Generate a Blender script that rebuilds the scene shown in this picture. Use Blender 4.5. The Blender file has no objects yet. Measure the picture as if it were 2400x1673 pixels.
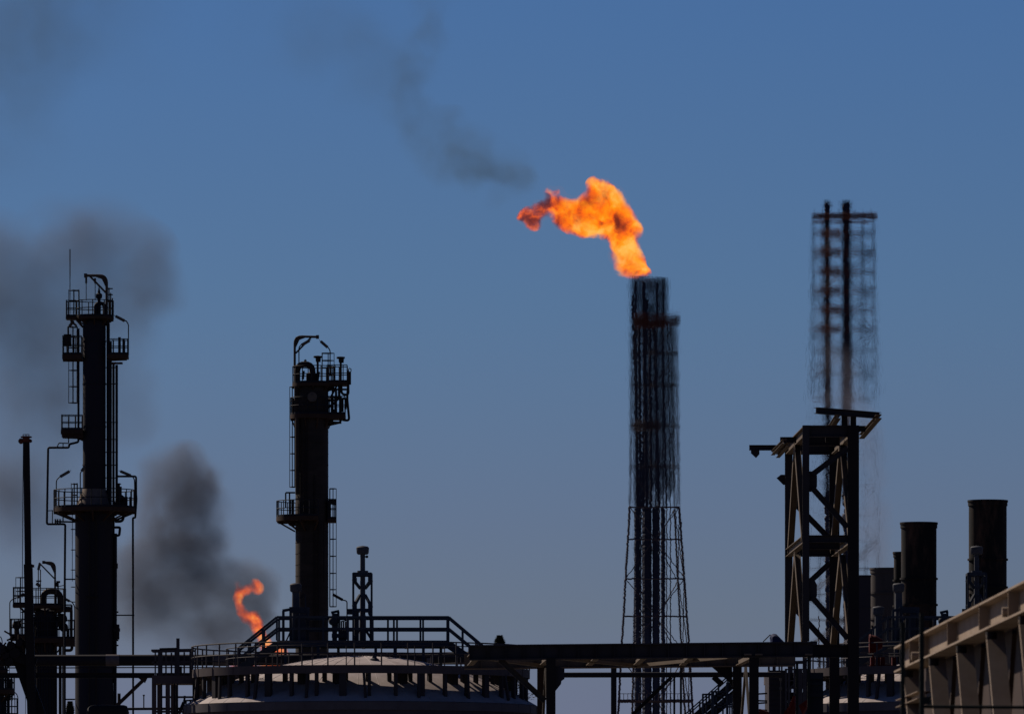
import bpy, bmesh, math, random
from mathutils import Vector, Matrix, noise
R = math.radians
random.seed(7)
scene = bpy.context.scene
COL = scene.collection

# ---------------------------------------------------------------- camera, sky, sun, exposure
FPX, HORIZON, EYE = 20000.0, 2240.0, 2.0            # 300 mm lens held level, frame shifted up
cam_d = bpy.data.cameras.new("camera"); cam = bpy.data.objects.new("camera", cam_d); COL.objects.link(cam)
cam.location = (0, 0, EYE); cam.rotation_euler = (R(90), 0, 0)
cam_d.lens = 300; cam_d.sensor_width = 36; cam_d.sensor_fit = 'HORIZONTAL'
cam_d.shift_y = (HORIZON - 836.5) / 2400.0
cam_d.clip_start = 1; cam_d.clip_end = 60000
cam_d.dof.use_dof = True; cam_d.dof.focus_distance = 430; cam_d.dof.aperture_fstop = 13
scene.camera = cam

SUN_AZ, SUN_EL = 42.0, 38.0                          # degrees left of straight ahead, elevation
sd = Vector((-math.sin(R(SUN_AZ)) * math.cos(R(SUN_EL)), math.cos(R(SUN_AZ)) * math.cos(R(SUN_EL)), math.sin(R(SUN_EL))))
sl = bpy.data.lights.new("sun", 'SUN'); sun = bpy.data.objects.new("sun", sl); COL.objects.link(sun)
sl.energy = 5.0; sl.angle = R(0.5); sl.color = (1.0, 0.86, 0.72)
sun.rotation_euler = sd.to_track_quat('Z', 'Y').to_euler(); sun.location = (-200, 100, 300)

world = bpy.data.worlds.new("World"); scene.world = world; world.use_nodes = True
wt = world.node_tree; wt.nodes.clear()
sky = wt.nodes.new('ShaderNodeTexSky'); sky.sky_type = 'NISHITA'; sky.sun_disc = False
sky.sun_elevation = R(SUN_EL); sky.sun_rotation = R(-SUN_AZ); sky.air_density = 1.0; sky.dust_density = 0.4; sky.ozone_density = 2.5
# the low sky of a polarised, dry afternoon: deep blue overhead, grey lavender towards the horizon
tc = wt.nodes.new('ShaderNodeTexCoord'); sep = wt.nodes.new('ShaderNodeSeparateXYZ')
wt.links.new(tc.outputs['Generated'], sep.inputs[0])
rmp = wt.nodes.new('ShaderNodeValToRGB'); wt.links.new(sep.outputs['Z'], rmp.inputs[0])
SKY = [(0.0, (0.38, 0.42, 0.92)), (0.029, (0.366, 0.424, 0.815)), (0.0393, (0.362, 0.430, 0.717)), (0.0518, (0.343, 0.427, 0.747)), (0.0768, (0.305, 0.461, 0.803)), (0.111, (0.270, 0.457, 0.846)), (0.35, (0.15, 0.28, 0.60)), (1.0, (0.12, 0.20, 0.45))]
er = rmp.color_ramp
while len(er.elements) < len(SKY): er.elements.new(0.5)
for e, (p, c) in zip(er.elements, SKY): e.position = p; e.color = (*c, 1)
mx = wt.nodes.new('ShaderNodeMix'); mx.data_type = 'RGBA'; mx.blend_type = 'MULTIPLY'; mx.inputs[0].default_value = 1.0
wt.links.new(sky.outputs[0], mx.inputs[6]); wt.links.new(rmp.outputs[0], mx.inputs[7])
bg = wt.nodes.new('ShaderNodeBackground'); bg.inputs[1].default_value = 0.05
wo = wt.nodes.new('ShaderNodeOutputWorld')
wt.links.new(mx.outputs[2], bg.inputs[0]); wt.links.new(bg.outputs[0], wo.inputs[0])

scene.view_settings.view_transform = 'Standard'; scene.view_settings.look = 'None'
scene.view_settings.exposure = 0.0; scene.view_settings.gamma = 1.0
scene.render.engine = 'CYCLES'
scene.cycles.max_bounces = 4; scene.cycles.diffuse_bounces = 2; scene.cycles.volume_bounces = 0
scene.cycles.transparent_max_bounces = 24; scene.cycles.use_denoising = True

# ---------------------------------------------------------------- materials
MATS = {}
def mat(name, col, col2=None, rough=0.75, scale=0.6, bump=0.0, metal=0.0, stretch=(1, 1, 1), pos=(.36, .66)):
    """painted or rusty surface: two colours mottled by noise, streaked along stretch, optional corrugation"""
    m = bpy.data.materials.new(name); m.use_nodes = True; t = m.node_tree; b = t.nodes['Principled BSDF']
    b.inputs['Roughness'].default_value = rough; b.inputs['Metallic'].default_value = metal
    b.inputs['Specular IOR Level'].default_value = 0.12
    c2 = col2 or tuple(x * 0.55 for x in col)
    co = t.nodes.new('ShaderNodeTexCoord'); mp = t.nodes.new('ShaderNodeMapping'); mp.inputs['Scale'].default_value = stretch
    t.links.new(co.outputs['Object'], mp.inputs[0])
    n = t.nodes.new('ShaderNodeTexNoise'); n.inputs['Scale'].default_value = scale; n.inputs['Detail'].default_value = 6; n.inputs['Roughness'].default_value = 0.65
    t.links.new(mp.outputs[0], n.inputs['Vector'])
    r = t.nodes.new('ShaderNodeValToRGB'); r.color_ramp.elements[0].position = pos[0]; r.color_ramp.elements[1].position = pos[1]
    r.color_ramp.elements[0].color = (*col, 1); r.color_ramp.elements[1].color = (*c2, 1)
    t.links.new(n.outputs['Fac'], r.inputs[0]); t.links.new(r.outputs[0], b.inputs['Base Color'])
    if bump:
        bp = t.nodes.new('ShaderNodeBump'); bp.inputs['Strength'].default_value = bump; bp.inputs['Distance'].default_value = 0.03
        t.links.new(n.outputs['Fac'], bp.inputs['Height']); t.links.new(bp.outputs[0], b.inputs['Normal'])
    MATS[name] = m; return m
mat('navy_steel', (0.012, 0.016, 0.026), (0.009, 0.010, 0.015), scale=0.8)
mat('black_steel', (0.012, 0.012, 0.015), (0.020, 0.015, 0.013), scale=0.9)
mat('column_navy', (0.013, 0.015, 0.025), (0.020, 0.017, 0.020), scale=0.5, stretch=(1, 1, 0.15))
mat('insulation_brown', (0.040, 0.030, 0.025), (0.022, 0.018, 0.016), scale=0.7, stretch=(1, 1, 3), bump=0.3)
mat('rust_brown', (0.042, 0.024, 0.017), (0.030, 0.018, 0.014), scale=2.0)
mat('cone_buff', (0.16, 0.125, 0.10), (0.10, 0.075, 0.06), scale=1.2)
mat('lamp_grey', (0.10, 0.085, 0.07), (0.06, 0.055, 0.05), scale=3)
mat('davit_grey', (0.060, 0.050, 0.042), (0.040, 0.032, 0.028), scale=2)
mat('roof_white', (0.340, 0.295, 0.285), (0.215, 0.180, 0.170), scale=0.9, bump=0.1, pos=(.45, .75))
mat('tank_wall', (0.055, 0.046, 0.052), (0.042, 0.036, 0.044), scale=0.5)
mat('eave_grey', (0.085, 0.080, 0.090), (0.070, 0.062, 0.070), scale=0.7)
mat('ring_mauve', (0.080, 0.064, 0.066), (0.055, 0.045, 0.048), scale=0.8)
mat('rail_grey', (0.050, 0.046, 0.052), (0.034, 0.032, 0.038), scale=1.2)
mat('bridge_blue', (0.026, 0.036, 0.052), (0.018, 0.024, 0.034), scale=0.8)
mat('vent_grey', (0.060, 0.066, 0.080), (0.042, 0.046, 0.056), scale=1.2)
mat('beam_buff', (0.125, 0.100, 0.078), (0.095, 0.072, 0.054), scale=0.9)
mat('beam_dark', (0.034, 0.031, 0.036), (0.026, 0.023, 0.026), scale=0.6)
mat('girder_cream', (0.255, 0.200, 0.152), (0.185, 0.135, 0.095), scale=2.2, pos=(.42, .72))
mat('stack_rust', (0.007, 0.007, 0.008), (0.075, 0.042, 0.028), scale=1.0, stretch=(1, 1, 0.28), bump=0.3, pos=(.50, .74))
mat('stack_grey', (0.070, 0.060, 0.055), (0.045, 0.038, 0.037), scale=0.5, stretch=(1, 1, 0.2))
mat('mauve_dark', (0.026, 0.021, 0.026), (0.020, 0.017, 0.022), scale=0.6)
mat('block_grey', (0.036, 0.032, 0.040), (0.030, 0.027, 0.034), scale=0.3)
mat('fence_green', (0.012, 0.018, 0.016), (0.010, 0.013, 0.012), scale=3)
mat('pipe_black', (0.012, 0.013, 0.018), (0.018, 0.016, 0.018), scale=0.5)
mat('clamp_grey', (0.105, 0.090, 0.090), (0.075, 0.062, 0.062), scale=2)
mat('crane_black', (0.012, 0.011, 0.013), (0.016, 0.013, 0.014), scale=0.8)
mat('crane_red', (0.10, 0.030, 0.018), (0.05, 0.020, 0.016), scale=3)
mat('flare_riser', (0.036, 0.044, 0.074), (0.026, 0.030, 0.050), scale=0.3)  # lightened navy: distance haze is put into the colour
mat('flare_steel', (0.075, 0.060, 0.068), (0.058, 0.044, 0.052), scale=0.3)  # lighter than near steel, with the haze of distance painted in
mat('flare_red', (0.120, 0.040, 0.032), (0.085, 0.032, 0.028), scale=0.3)
mat('signal_red', (0.085, 0.007, 0.005), (0.06, 0.006, 0.005), scale=0.8)
mat('tarp_blue', (0.010, 0.022, 0.080), (0.008, 0.014, 0.050), scale=2)
mat('needles', (0.020, 0.026, 0.016), (0.012, 0.016, 0.010), scale=2)
mat('bark', (0.05, 0.04, 0.03), scale=2)
mat('gravel', (0.13, 0.115, 0.10), (0.08, 0.072, 0.064), scale=1.5, bump=0.4)

# ---------------------------------------------------------------- mesh helpers
Z = Vector((0, 0, 1))
def wloc(o):
    p = Vector((0, 0, 0))
    while o is not None: p += o.location; o = o.parent
    return p
class MB:
    def __init__(s): s.v = []; s.f = []; s.c = []
    def add(s, vs, fs):
        k = len(s.v); s.v += [Vector(x) for x in vs]; s.f += [tuple(i + k for i in f) for f in fs]
    def hexa(s, c): s.c.append((len(s.v), len(s.f))); s.add(c, [(0, 3, 2, 1), (4, 5, 6, 7), (0, 1, 5, 4), (1, 2, 6, 5), (2, 3, 7, 6), (3, 0, 4, 7)])
    def box(s, x0, x1, y0, y1, z0, z1):
        s.hexa([(x0, y0, z0), (x1, y0, z0), (x1, y1, z0), (x0, y1, z0), (x0, y0, z1), (x1, y0, z1), (x1, y1, z1), (x0, y1, z1)])
    def axes(s, a, b, up=None):
        d = (b - a).normalized(); u = Vector(up) if up is not None else (Z if abs(d.z) < 0.95 else Vector((0, 1, 0)))
        x = d.cross(u)
        if x.length < 1e-5: x = d.cross(Vector((1, 0, 0)))
        x.normalize(); return d, x, x.cross(d).normalized()
    def beam(s, a, b, w, h, up=None, off=(0, 0)):
        a, b = Vector(a), Vector(b); d, x, y = s.axes(a, b, up); o = x * off[0] + y * off[1]
        q = [x * (-w / 2) + y * (-h / 2), x * (w / 2) + y * (-h / 2), x * (w / 2) + y * (h / 2), x * (-w / 2) + y * (h / 2)]
        s.hexa([a + o + k for k in q] + [b + o + k for k in q])
    def ibeam(s, a, b, w, h, tf=None, tw=None, up=None):
        tf = tf or h * 0.08; tw = tw or w * 0.1
        s.beam(a, b, w, tf, up, (0, h / 2 - tf / 2)); s.beam(a, b, w, tf, up, (0, -h / 2 + tf / 2)); s.beam(a, b, tw, h - 2 * tf, up)
    def tube(s, a, b, r, n=8, r2=None): s.path([a, b], r, n, r2)
    def path(s, pts, r, n=8, r2=None):
        s.c.append((len(s.v), len(s.f))); pts = [Vector(p) for p in pts]; k0 = len(s.v); m = len(pts); d0 = None
        for i, p in enumerate(pts):
            t = (pts[min(i + 1, m - 1)] - pts[max(i - 1, 0)]).normalized()
            if d0 is None:
                x = t.cross(Z if abs(t.z) < 0.9 else Vector((0, 1, 0))).normalized()
            else:
                x = (x - t * x.dot(t)).normalized()
            d0 = t; y = t.cross(x); rr = r if r2 is None else r + (r2 - r) * i / (m - 1)
            s.v += [p + (x * math.cos(2 * math.pi * j / n) + y * math.sin(2 * math.pi * j / n)) * rr for j in range(n)]
        for i in range(m - 1):
            for j in range(n):
                a, b = k0 + i * n + j, k0 + i * n + (j + 1) % n
                s.f.append((a, b, b + n, a + n))
        s.f.append(tuple(k0 + j for j in reversed(range(n)))); s.f.append(tuple(k0 + (m - 1) * n + j for j in range(n)))
    def lathe(s, cx, cy, prof, n=48, cap=True):
        s.c.append((len(s.v), len(s.f))); k0 = len(s.v); m = len(prof)
        for r, z in prof: s.v += [Vector((cx + r * math.cos(2 * math.pi * j / n), cy + r * math.sin(2 * math.pi * j / n), z)) for j in range(n)]
        for i in range(m - 1):
            for j in range(n):
                a, b = k0 + i * n + j, k0 + i * n + (j + 1) % n
                s.f.append((a, b, b + n, a + n))
        if cap:
            s.f.append(tuple(k0 + j for j in reversed(range(n)))); s.f.append(tuple(k0 + (m - 1) * n + j for j in range(n)))
    def sector(s, cx, cy, r0, r1, z0, z1, a0=0, a1=360, n=48):
        full = a1 - a0 >= 360; m = n if full else n + 1; k0 = len(s.v)
        for i in range(m):
            a = R(a0 + (a1 - a0) * i / n); c, q = math.cos(a), math.sin(a)
            s.v += [Vector((cx + r0 * c, cy + r0 * q, z0)), Vector((cx + r1 * c, cy + r1 * q, z0)), Vector((cx + r1 * c, cy + r1 * q, z1)), Vector((cx + r0 * c, cy + r0 * q, z1))]
        for i in range(n):
            a, b = k0 + 4 * i, k0 + 4 * ((i + 1) % m)
            for j in range(4):
                s.f.append((a + j, b + j, b + (j + 1) % 4, a + (j + 1) % 4))
        if not full: s.f.append((k0, k0 + 1, k0 + 2, k0 + 3)); e = k0 + 4 * n; s.f.append((e + 3, e + 2, e + 1, e))
    def plate(s, pts, t):
        """flat polygon pts given a thickness vector t"""
        t = Vector(t); n = len(pts); pts = [Vector(p) for p in pts]; k = len(s.v)
        s.v += pts + [p + t for p in pts]
        s.f.append(tuple(k + i for i in reversed(range(n)))); s.f.append(tuple(k + n + i for i in range(n)))
        for i in range(n): j = (i + 1) % n; s.f.append((k + i, k + j, k + n + j, k + n + i))
    def ball(s, c, r, n=10):
        c = Vector(c); s.lathe(c.x, c.y, [(max(1e-4, r * math.sin(math.pi * i / n)), c.z - r * math.cos(math.pi * i / n)) for i in range(n + 1)], n * 2, False)
    def each(s, name, material, parent=None):
        """every box, bar or tube added so far becomes a part of its own"""
        q = s.c + [(len(s.v), len(s.f))]
        for (v0, f0), (v1, f1) in zip(q, q[1:]):
            t = MB(); t.v = s.v[v0:v1]; t.f = [tuple(i - v0 for i in f) for f in s.f[f0:f1]]; t.build(name, material, parent)
    def build(s, name, material, parent=None, ang=38):
        me = bpy.data.meshes.new(name); o0 = wloc(parent)
        me.from_pydata([tuple(p - o0) for p in s.v], [], s.f); me.validate()
        bm = bmesh.new(); bm.from_mesh(me); bmesh.ops.recalc_face_normals(bm, faces=bm.faces); bm.to_mesh(me); bm.free()
        me.shade_smooth(); me.set_sharp_from_angle(angle=R(ang))
        me.materials.append(MATS[material] if isinstance(material, str) else material)
        o = bpy.data.objects.new(name, me); COL.objects.link(o)
        if parent is not None: o.parent = parent
        return o
def tag(o, label=None, cat=None, group=None, kind=None):
    for k, v in (('label', label), ('category', cat), ('group', group), ('kind', kind)):
        if v: o[k] = v
    return o
def thing(name, loc, label, cat, group=None):
    o = bpy.data.objects.new(name, None); COL.objects.link(o); o.location = loc; o.empty_display_size = 0.5
    return tag(o, label, cat, group)
def kids(o): return [c for c in COL.objects if c.parent == o]
def copy_tree(o, parent=None):
    c = o.copy(); COL.objects.link(c)
    if parent is not None: c.parent = parent
    for ch in kids(o): copy_tree(ch, c)
    return c
class Fr:
    """a vertical plane of the plant at distance Y: p(px, py, dy) is the point of that plane seen at (px, py) in the photograph, dy metres deeper"""
    def __init__(s, Y): s.Y = Y; s.m = Y / FPX
    def x(s, px): return (px - 1200) * s.m
    def z(s, py): return EYE + (HORIZON - py) * s.m
    def p(s, px, py, dy=0): return Vector((s.x(px), s.Y + dy, s.z(py)))
    def g(s, px, dy=0): return Vector((s.x(px), s.Y + dy, 0))
def rounded(pts, r, n=5):
    """polyline with its corners rounded to radius r"""
    pts = [Vector(p) for p in pts]; out = [pts[0]]
    for i in range(1, len(pts) - 1):
        a, b, c = pts[i - 1], pts[i], pts[i + 1]; u = (a - b); v = (c - b); k = min(r, u.length * .49, v.length * .49)
        p, q = b + u.normalized() * k, b + v.normalized() * k
        for j in range(n + 1):
            t = j / n; out.append(p * (1 - t) ** 2 + b * 2 * t * (1 - t) + q * t * t)
    return out + [pts[-1]]
def arc(cx, cy, z, r, a0, a1, n): return [Vector((cx + r * math.cos(R(a0 + (a1 - a0) * i / n)), cy + r * math.sin(R(a0 + (a1 - a0) * i / n)), z)) for i in range(n + 1)]
def railing(mb, pts, h=1.1, r=0.03, sp=1.1, levels=(1.0, 0.52), toe=0.12):
    pts = [Vector(p) for p in pts]
    for l in levels: mb.path([p + Z * h * l for p in pts], r, 6)
    if toe:
        for a, b in zip(pts, pts[1:]):
            if (b - a).length > 1e-4: mb.beam(a + Z * toe / 2, b + Z * toe / 2, 0.012, toe)
    acc = 0; mb.tube(pts[0], pts[0] + Z * h, r, 6); last = pts[0]
    for a, b in zip(pts, pts[1:]):
        L = (b - a).length; t = sp - acc
        while t <= L + 1e-6:
            q = a + (b - a) * (t / max(L, 1e-6)); mb.tube(q, q + Z * h, r, 6); t += sp
        acc = L - (t - sp)
    mb.tube(pts[-1], pts[-1] + Z * h, r, 6)
def ring_platform(root, cx, cy, z, r0, r1, a0=0, a1=360, h=1.1, n=36, steel='navy_steel', deck='rust_brown', rr=0.03, sp=1.0, brk=8, toe=.12, th=.16):
    mb = MB(); mb.sector(cx, cy, r0, r1, z - th, z, a0, a1, n)
    k = max(2, int(brk * (a1 - a0) / 360))
    for i in range(k + 1 if a1 - a0 < 360 else k):
        a = R(a0 + (a1 - a0) * i / k); c, s = math.cos(a), math.sin(a)
        mb.beam((cx + r0 * c, cy + r0 * s, z - th - .6), (cx + (r1 - .1) * c, cy + (r1 - .1) * s, z - th - .05), .07, .09)
        mb.beam((cx + r0 * c, cy + r0 * s, z - th - .06), (cx + (r1 - .02) * c, cy + (r1 - .02) * s, z - th - .06), .08, .12)
    d = mb.build('platform', deck, root)
    mb = MB(); pts = arc(cx, cy, z, r1 - .03, a0, a1, n)
    railing(mb, pts, h, rr, sp, toe=toe); mb.build('railing', steel, d)
    return d
def box_platform(root, x0, x1, y0, y1, z, h=1.1, steel='navy_steel', deck='rust_brown', th=.16, open_side=None, rr=.03, sp=.8):
    mb = MB(); mb.box(x0, x1, y0, y1, z - th, z); d = mb.build('platform', deck, root)
    e = .03; c = [Vector((x0 + e, y0 + e, z)), Vector((x1 - e, y0 + e, z)), Vector((x1 - e, y1 - e, z)), Vector((x0 + e, y1 - e, z))]
    mb = MB()
    seq = {'R': [c[1], c[0], c[3], c[2]], 'L': [c[0], c[1], c[2], c[3]], None: c + [c[0]]}[open_side]
    railing(mb, seq, h, rr, sp); mb.build('railing', steel, d); return d
def cage_ladder(root, F, xw, xo, yt, yb, hoops, dy=0, steel='navy_steel', half=.34, caged=True):
    """ladder whose rails stand at picture column xw, its safety cage bulging to xo"""
    mb = MB(); r = .022
    for k in (-.24, .24): mb.tube(F.p(xw, yt, dy + k), F.p(xw, yb, dy + k), r * 1.3, 6)
    z = F.z(yb) + .15
    while z < F.z(yt):
        mb.tube((F.x(xw), F.Y + dy - .24, z), (F.x(xw), F.Y + dy + .24, z), .016, 5); z += .3
    o = mb.build('ladder', steel, root)
    if caged:
        mb = MB(); xm = xw + (xo - xw) * .5
        for px, k in ((xo, 0), (xm, -half), (xm, half)): mb.tube(F.p(px, yt, dy + k), F.p(px, yb, dy + k), r, 5)
        for y in hoops:
            a, b, c, d, e = F.p(xw, y, dy - .24), F.p(xm, y, dy - half), F.p(xo, y, dy), F.p(xm, y, dy + half), F.p(xw, y, dy + .24)
            mb.path([a, b, c, d, e], r * 1.25, 5)
        mb.build('safety_cage', steel, o)
    return o
def lamp(root, F, pole, h0, h1, dy=0, r=.035, rad=.5):
    """work lamp: bent tube pole through picture points, slim head from h0 to h1"""
    mb = MB(); mb.path(rounded([F.p(x, y, dy) for x, y in pole] + [F.p(*h0, dy)], rad), r, 6); o = mb.build('lamp_post', 'navy_steel', root)
    mb = MB(); a, b = F.p(*h0, dy), F.p(*h1, dy); mb.beam(a, b, .22, .17); mb.tube(b, b + (b - a).normalized() * .12, .02, 5); mb.build('lamp_head', 'lamp_grey', o)
    return o
def davit(root, F, mast, top, tip, foot, dy=0, w=.17, material='davit_grey', blocks=()):
    """swing davit: mast, horizontal arm, corner gusset, hanging blocks"""
    mb = MB(); s = 1 if tip[0] > top[0] else -1
    mb.path(rounded([F.p(mast, foot, dy), F.p(mast, top[1], dy), F.p(tip[0], tip[1], dy)], .45), w / 2, 8)
    mb.beam(F.p(tip[0] - 6 * s, tip[1], dy), F.p(tip[0] + 1 * s, tip[1], dy), w * 1.2, w * 1.5)
    c = F.p(mast, top[1], dy); k = .055
    mb.plate([c + Vector((s * .05, -k / 2, -.05)), c + Vector((s * .85, -k / 2, -.02)), c + Vector((s * .3, -k / 2, -.22)), c + Vector((s * .05, -k / 2, -.75))], (0, k, 0))
    mb.beam(c + Vector((s * 1.05, 0, -.03)), c + Vector((s * .06, 0, -1.05)), w * .6, w * .7)
    o = mb.build('davit', material, root)
    for bx, by0, by1, by2 in blocks:
        mb = MB(); mb.beam(F.p(bx, by0, dy), F.p(bx, by1, dy), .12, .14); mb.tube(F.p(bx, by1, dy), F.p(bx, by2, dy), .025, 5); mb.build('hoist_block', 'davit_grey', o)
    return o
def pipe(root, pts, r, material='navy_steel', bend=.35, name='pipe', n=8, flanges=()):
    mb = MB(); mb.path(rounded(pts, bend), r, n)
    for p, d in flanges: p = Vector(p); d = Vector(d).normalized(); mb.tube(p - d * .05, p + d * .05, r * 1.6, 10)
    return mb.build(name, material, root)

# ---------------------------------------------------------------- the ground
mb = MB(); mb.add([(-9000, -300, 0), (9000, -300, 0), (9000, 30000, 0), (-9000, 30000, 0)], [(0, 1, 2, 3)])
tag(mb.build('ground', 'gravel'), kind='structure')

# ---------------------------------------------------------------- tall navy column on the left
F = Fr(530); cx = F.x(221); cy = F.Y
col = thing('distillation_tower', F.g(221), 'tall slim dark blue process column with lightning rod and buff cone, behind the crane boom', 'column')
mb = MB(); rl, ru = 45 * F.m, 27 * F.m
mb.lathe(cx, cy, [(rl, 0), (rl, F.z(1199))], 40); mb.build('lower_shell', 'column_navy', col)
mb = MB(); mb.lathe(cx, cy, [(rl * .99, F.z(1189)), (rl * .92, F.z(1184)), (ru * 1.02, F.z(1146))], 40); mb.build('cone_section', 'cone_buff', col)
mb = MB(); mb.lathe(cx, cy, [(ru, F.z(1146)), (ru, F.z(757)), (ru * .95, F.z(752)), (ru * .8, F.z(747)), (ru * .5, F.z(744)), (.05, F.z(742))], 40)
for y in (800, 900, 1000, 1090): mb.sector(cx, cy, ru - .02, ru + .025, F.z(y) - .05, F.z(y) + .05)
mb.build('upper_shell', 'column_navy', col)
# platforms
ring_platform(col, cx + .05, cy, F.z(743), .3, 44 * F.m, 0, 360, sp=.75, h=1.0)
box_platform(col, F.x(155), F.x(180), cy - .5, cy + .7, F.z(743), 1.0, open_side='R', sp=.6)
box_platform(col, F.x(147), F.x(193), cy - .7, cy + .6, F.z(832), 1.15, open_side='R', th=.3, sp=.45)
box_platform(col, F.x(252), F.x(301), cy - .8, cy + .6, F.z(832), .95, open_side='L', th=.25, sp=.35)
mb = MB(); mb.box(F.x(151), F.x(168), cy - .75, cy - .35, F.z(812), F.z(785)); mb.box(F.x(278), F.x(284), cy - .75, cy - .4, F.z(828), F.z(792)); mb.box(F.x(288), F.x(293), cy - .75, cy - .4, F.z(828), F.z(795)); mb.each('control_box', 'black_steel', col)
box_platform(col, F.x(144), F.x(196), cy - .8, cy + .5, F.z(1008), .9, open_side='R', th=.28, sp=.42)
mb = MB(); mb.beam(F.p(146, 1022, -.6), F.p(196, 1024, -.6), .12, .22); mb.beam(F.p(146, 1022, .4), F.p(196, 1024, .4), .12, .22); mb.beam(F.p(156, 1012), F.p(196, 1032), .1, .14)
for a, b in (((180, 750), (195, 768)), ((166, 752), (180, 765)), ((148, 846), (196, 846)), ((252, 845), (298, 843)), ((262, 852), (288, 852))): mb.beam(F.p(*a, -.3), F.p(*b, -.3), .1, .13)
mb.each('platform_bracket', 'rust_brown', col)
pf = ring_platform(col, cx, cy, F.z(1191), rl - .1, 96 * F.m, 0, 360, h=1.12, sp=.62, rr=.032, th=.24, brk=12)
mb = MB(); mb.tube(F.p(164, 584), F.p(164, 746), .035, 6, .02); mb.build('lightning_rod', 'black_steel', col)
davit(col, F, 250, (250, 646), (198, 646), 742, blocks=((202, 646, 664, 704), (223, 652, 664, 704)))
cage_ladder(col, F, 185, 161, 679, 743, (681, 705, 740))
cage_ladder(col, F, 181, 161, 765, 945, (767, 790, 815, 868, 906, 944))
mb = MB(); mb.tube(F.p(169.5, 1200), F.p(169.5, 1362), .02, 6)
for y in (1240, 1288, 1335, 1375, 1410): mb.path([F.p(176, y, -.2), F.p(169, y, -.25), F.p(166, y, 0), F.p(169, y, .25), F.p(176, y, .2)], .022, 5)
mb.build('ladder', 'navy_steel', col)
cage_ladder(col, F, 181, 167, 1132, 1190, (1134, 1160))
# top fittings
mb = MB(); mb.path(rounded([F.p(224, 740), F.p(224, 711), F.p(245, 711), F.p(245, 740)], .3), .12, 8); mb.tube(F.p(232, 742), F.p(232, 690), .1, 8); mb.lathe(F.x(232), cy, [(.14, F.z(700)), (.2, F.z(698)), (.2, F.z(690)), (.1, F.z(687)), (.02, F.z(672))], 10); mb.build('vent_valve', 'navy_steel', col)
mb = MB()
for x in (255, 259, 263): mb.tube(F.p(x, 745, .2), F.p(x, 674 + (x - 255) * 3, .2), .04, 6)
for y in (676, 690, 705): mb.beam(F.p(250, y, .2), F.p(264, y, .2), .05, .07)
mb.build('instrument_riser', 'navy_steel', col)
lamp(col, F, [(301, 832), (301, 760), (296, 752)], (292, 752), (271, 741))
lamp(col, F, [(159, 832), (159, 765)], (163, 765), (172, 752), rad=.2)
# piping on the shaft
for x, y0, y1, r, d in ((252.5, 745, 1185, .075, -.15), (259.2, 800, 1190, .085, -.1), (266, 850, 1600, .08, -.05), (273.3, 855, 1190, .085, 0)):
    pipe(col, [F.p(x, y0, d), F.p(x, y1, d)], r)
mb = MB()
for y in (862, 900, 990, 1030, 1060, 1090, 1120): mb.beam(F.p(246, y, -.2), F.p(277, y, -.2), .05, .06)
mb.each('pipe_support', 'black_steel', col)
pipe(col, [F.p(256, 1190, -.4), F.p(256, 760, -.4)], .06)
pipe(col, [F.p(184, 770, -.1), F.p(184, 1036, -.1), F.p(162, 1041, -.1), F.p(162, 1049, -.1), F.p(113, 1049, -.1), F.p(110, 1228, -.1), F.p(153, 1228, -.1), F.p(152, 1357, -.1), F.p(152, 1675, -.1)], .07, bend=.12)
pipe(col, [F.p(134, 1048, -.1), F.p(138, 1038, -.1), F.p(161, 1039, -.1), F.p(161, 1028, -.1)], .035, bend=.08)
mb = MB(); mb.tube(F.p(148, 1038, -.1), F.p(148, 1048, -.1), .03, 6); mb.tube(F.p(111, 1197, -.1), F.p(125, 1196, -.1), .03, 6); mb.tube(F.p(123, 1196, -.1), F.p(123, 1227, -.1), .03, 6)
mb.tube(F.p(130, 1222, -.1), F.p(176, 1223, -.1), .06, 6); mb.tube(F.p(148, 1203, -.1), F.p(148, 1222, -.1), .04, 6); mb.tube(F.p(154, 1357, -.1), F.p(176, 1357, -.1), .05, 6); mb.tube(F.p(154, 1638, -.1), F.p(176, 1638, -.1), .05, 6)
for x in (130, 135, 141): mb.tube(F.p(x, 1216, -.1), F.p(x, 1226, -.1), .05, 6)
mb.each('pipe_support', 'navy_steel', col)
pipe(col, [F.p(275, 1116), F.p(319, 1116), F.p(319, 1155), F.p(320, 1170), F.p(317, 1213), F.p(311.5, 1213), F.p(312, 1675)], .065, bend=.12)
lamp(col, F, [(132, 1190), (132, 1125), (140, 1117)], (141, 1117), (163, 1104))
lamp(col, F, [(191, 1160), (191, 1112)], (194, 1107), (201, 1098), dy=-1.5, rad=.2)
lamp(col, F, [(317, 1190), (315, 1122), (308, 1114)], (306, 1114), (282, 1104))
mb = MB(); mb.tube(F.p(268, 1441), F.p(315, 1441), .045, 6); mb.each('pipe_support', 'navy_steel', col)
pipe(col, [F.p(275, 1195, -.3), F.p(290, 1203, -.3), F.p(289, 1222, -.3), F.p(270, 1222, -.3)], .09, bend=.25)
pipe(col, [F.p(266, 1236, -.3), F.p(282, 1236, -.3), F.p(280, 1255, -.3), F.p(266, 1255, -.3)], .08, bend=.1)
pipe(col, [F.p(271, 1250, -.2), F.p(271, 1330, -.2), F.p(270, 1675, -.2)], .1, bend=.1)
mb = MB(); mb.beam(F.p(266, 1476, -.3), F.p(282, 1476, -.3), .2, .2); mb.tube(F.p(276, 1463, -.3), F.p(276, 1498, -.3), .12, 8); mb.tube(F.p(271, 1320, -.2), F.p(271, 1332, -.2), .15, 8)
for y in (1500, 1512, 1434): mb.beam(F.p(264, y, -.25), F.p(278, y, -.25), .16, .09)
mb.build('valve', 'black_steel', col)
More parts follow.
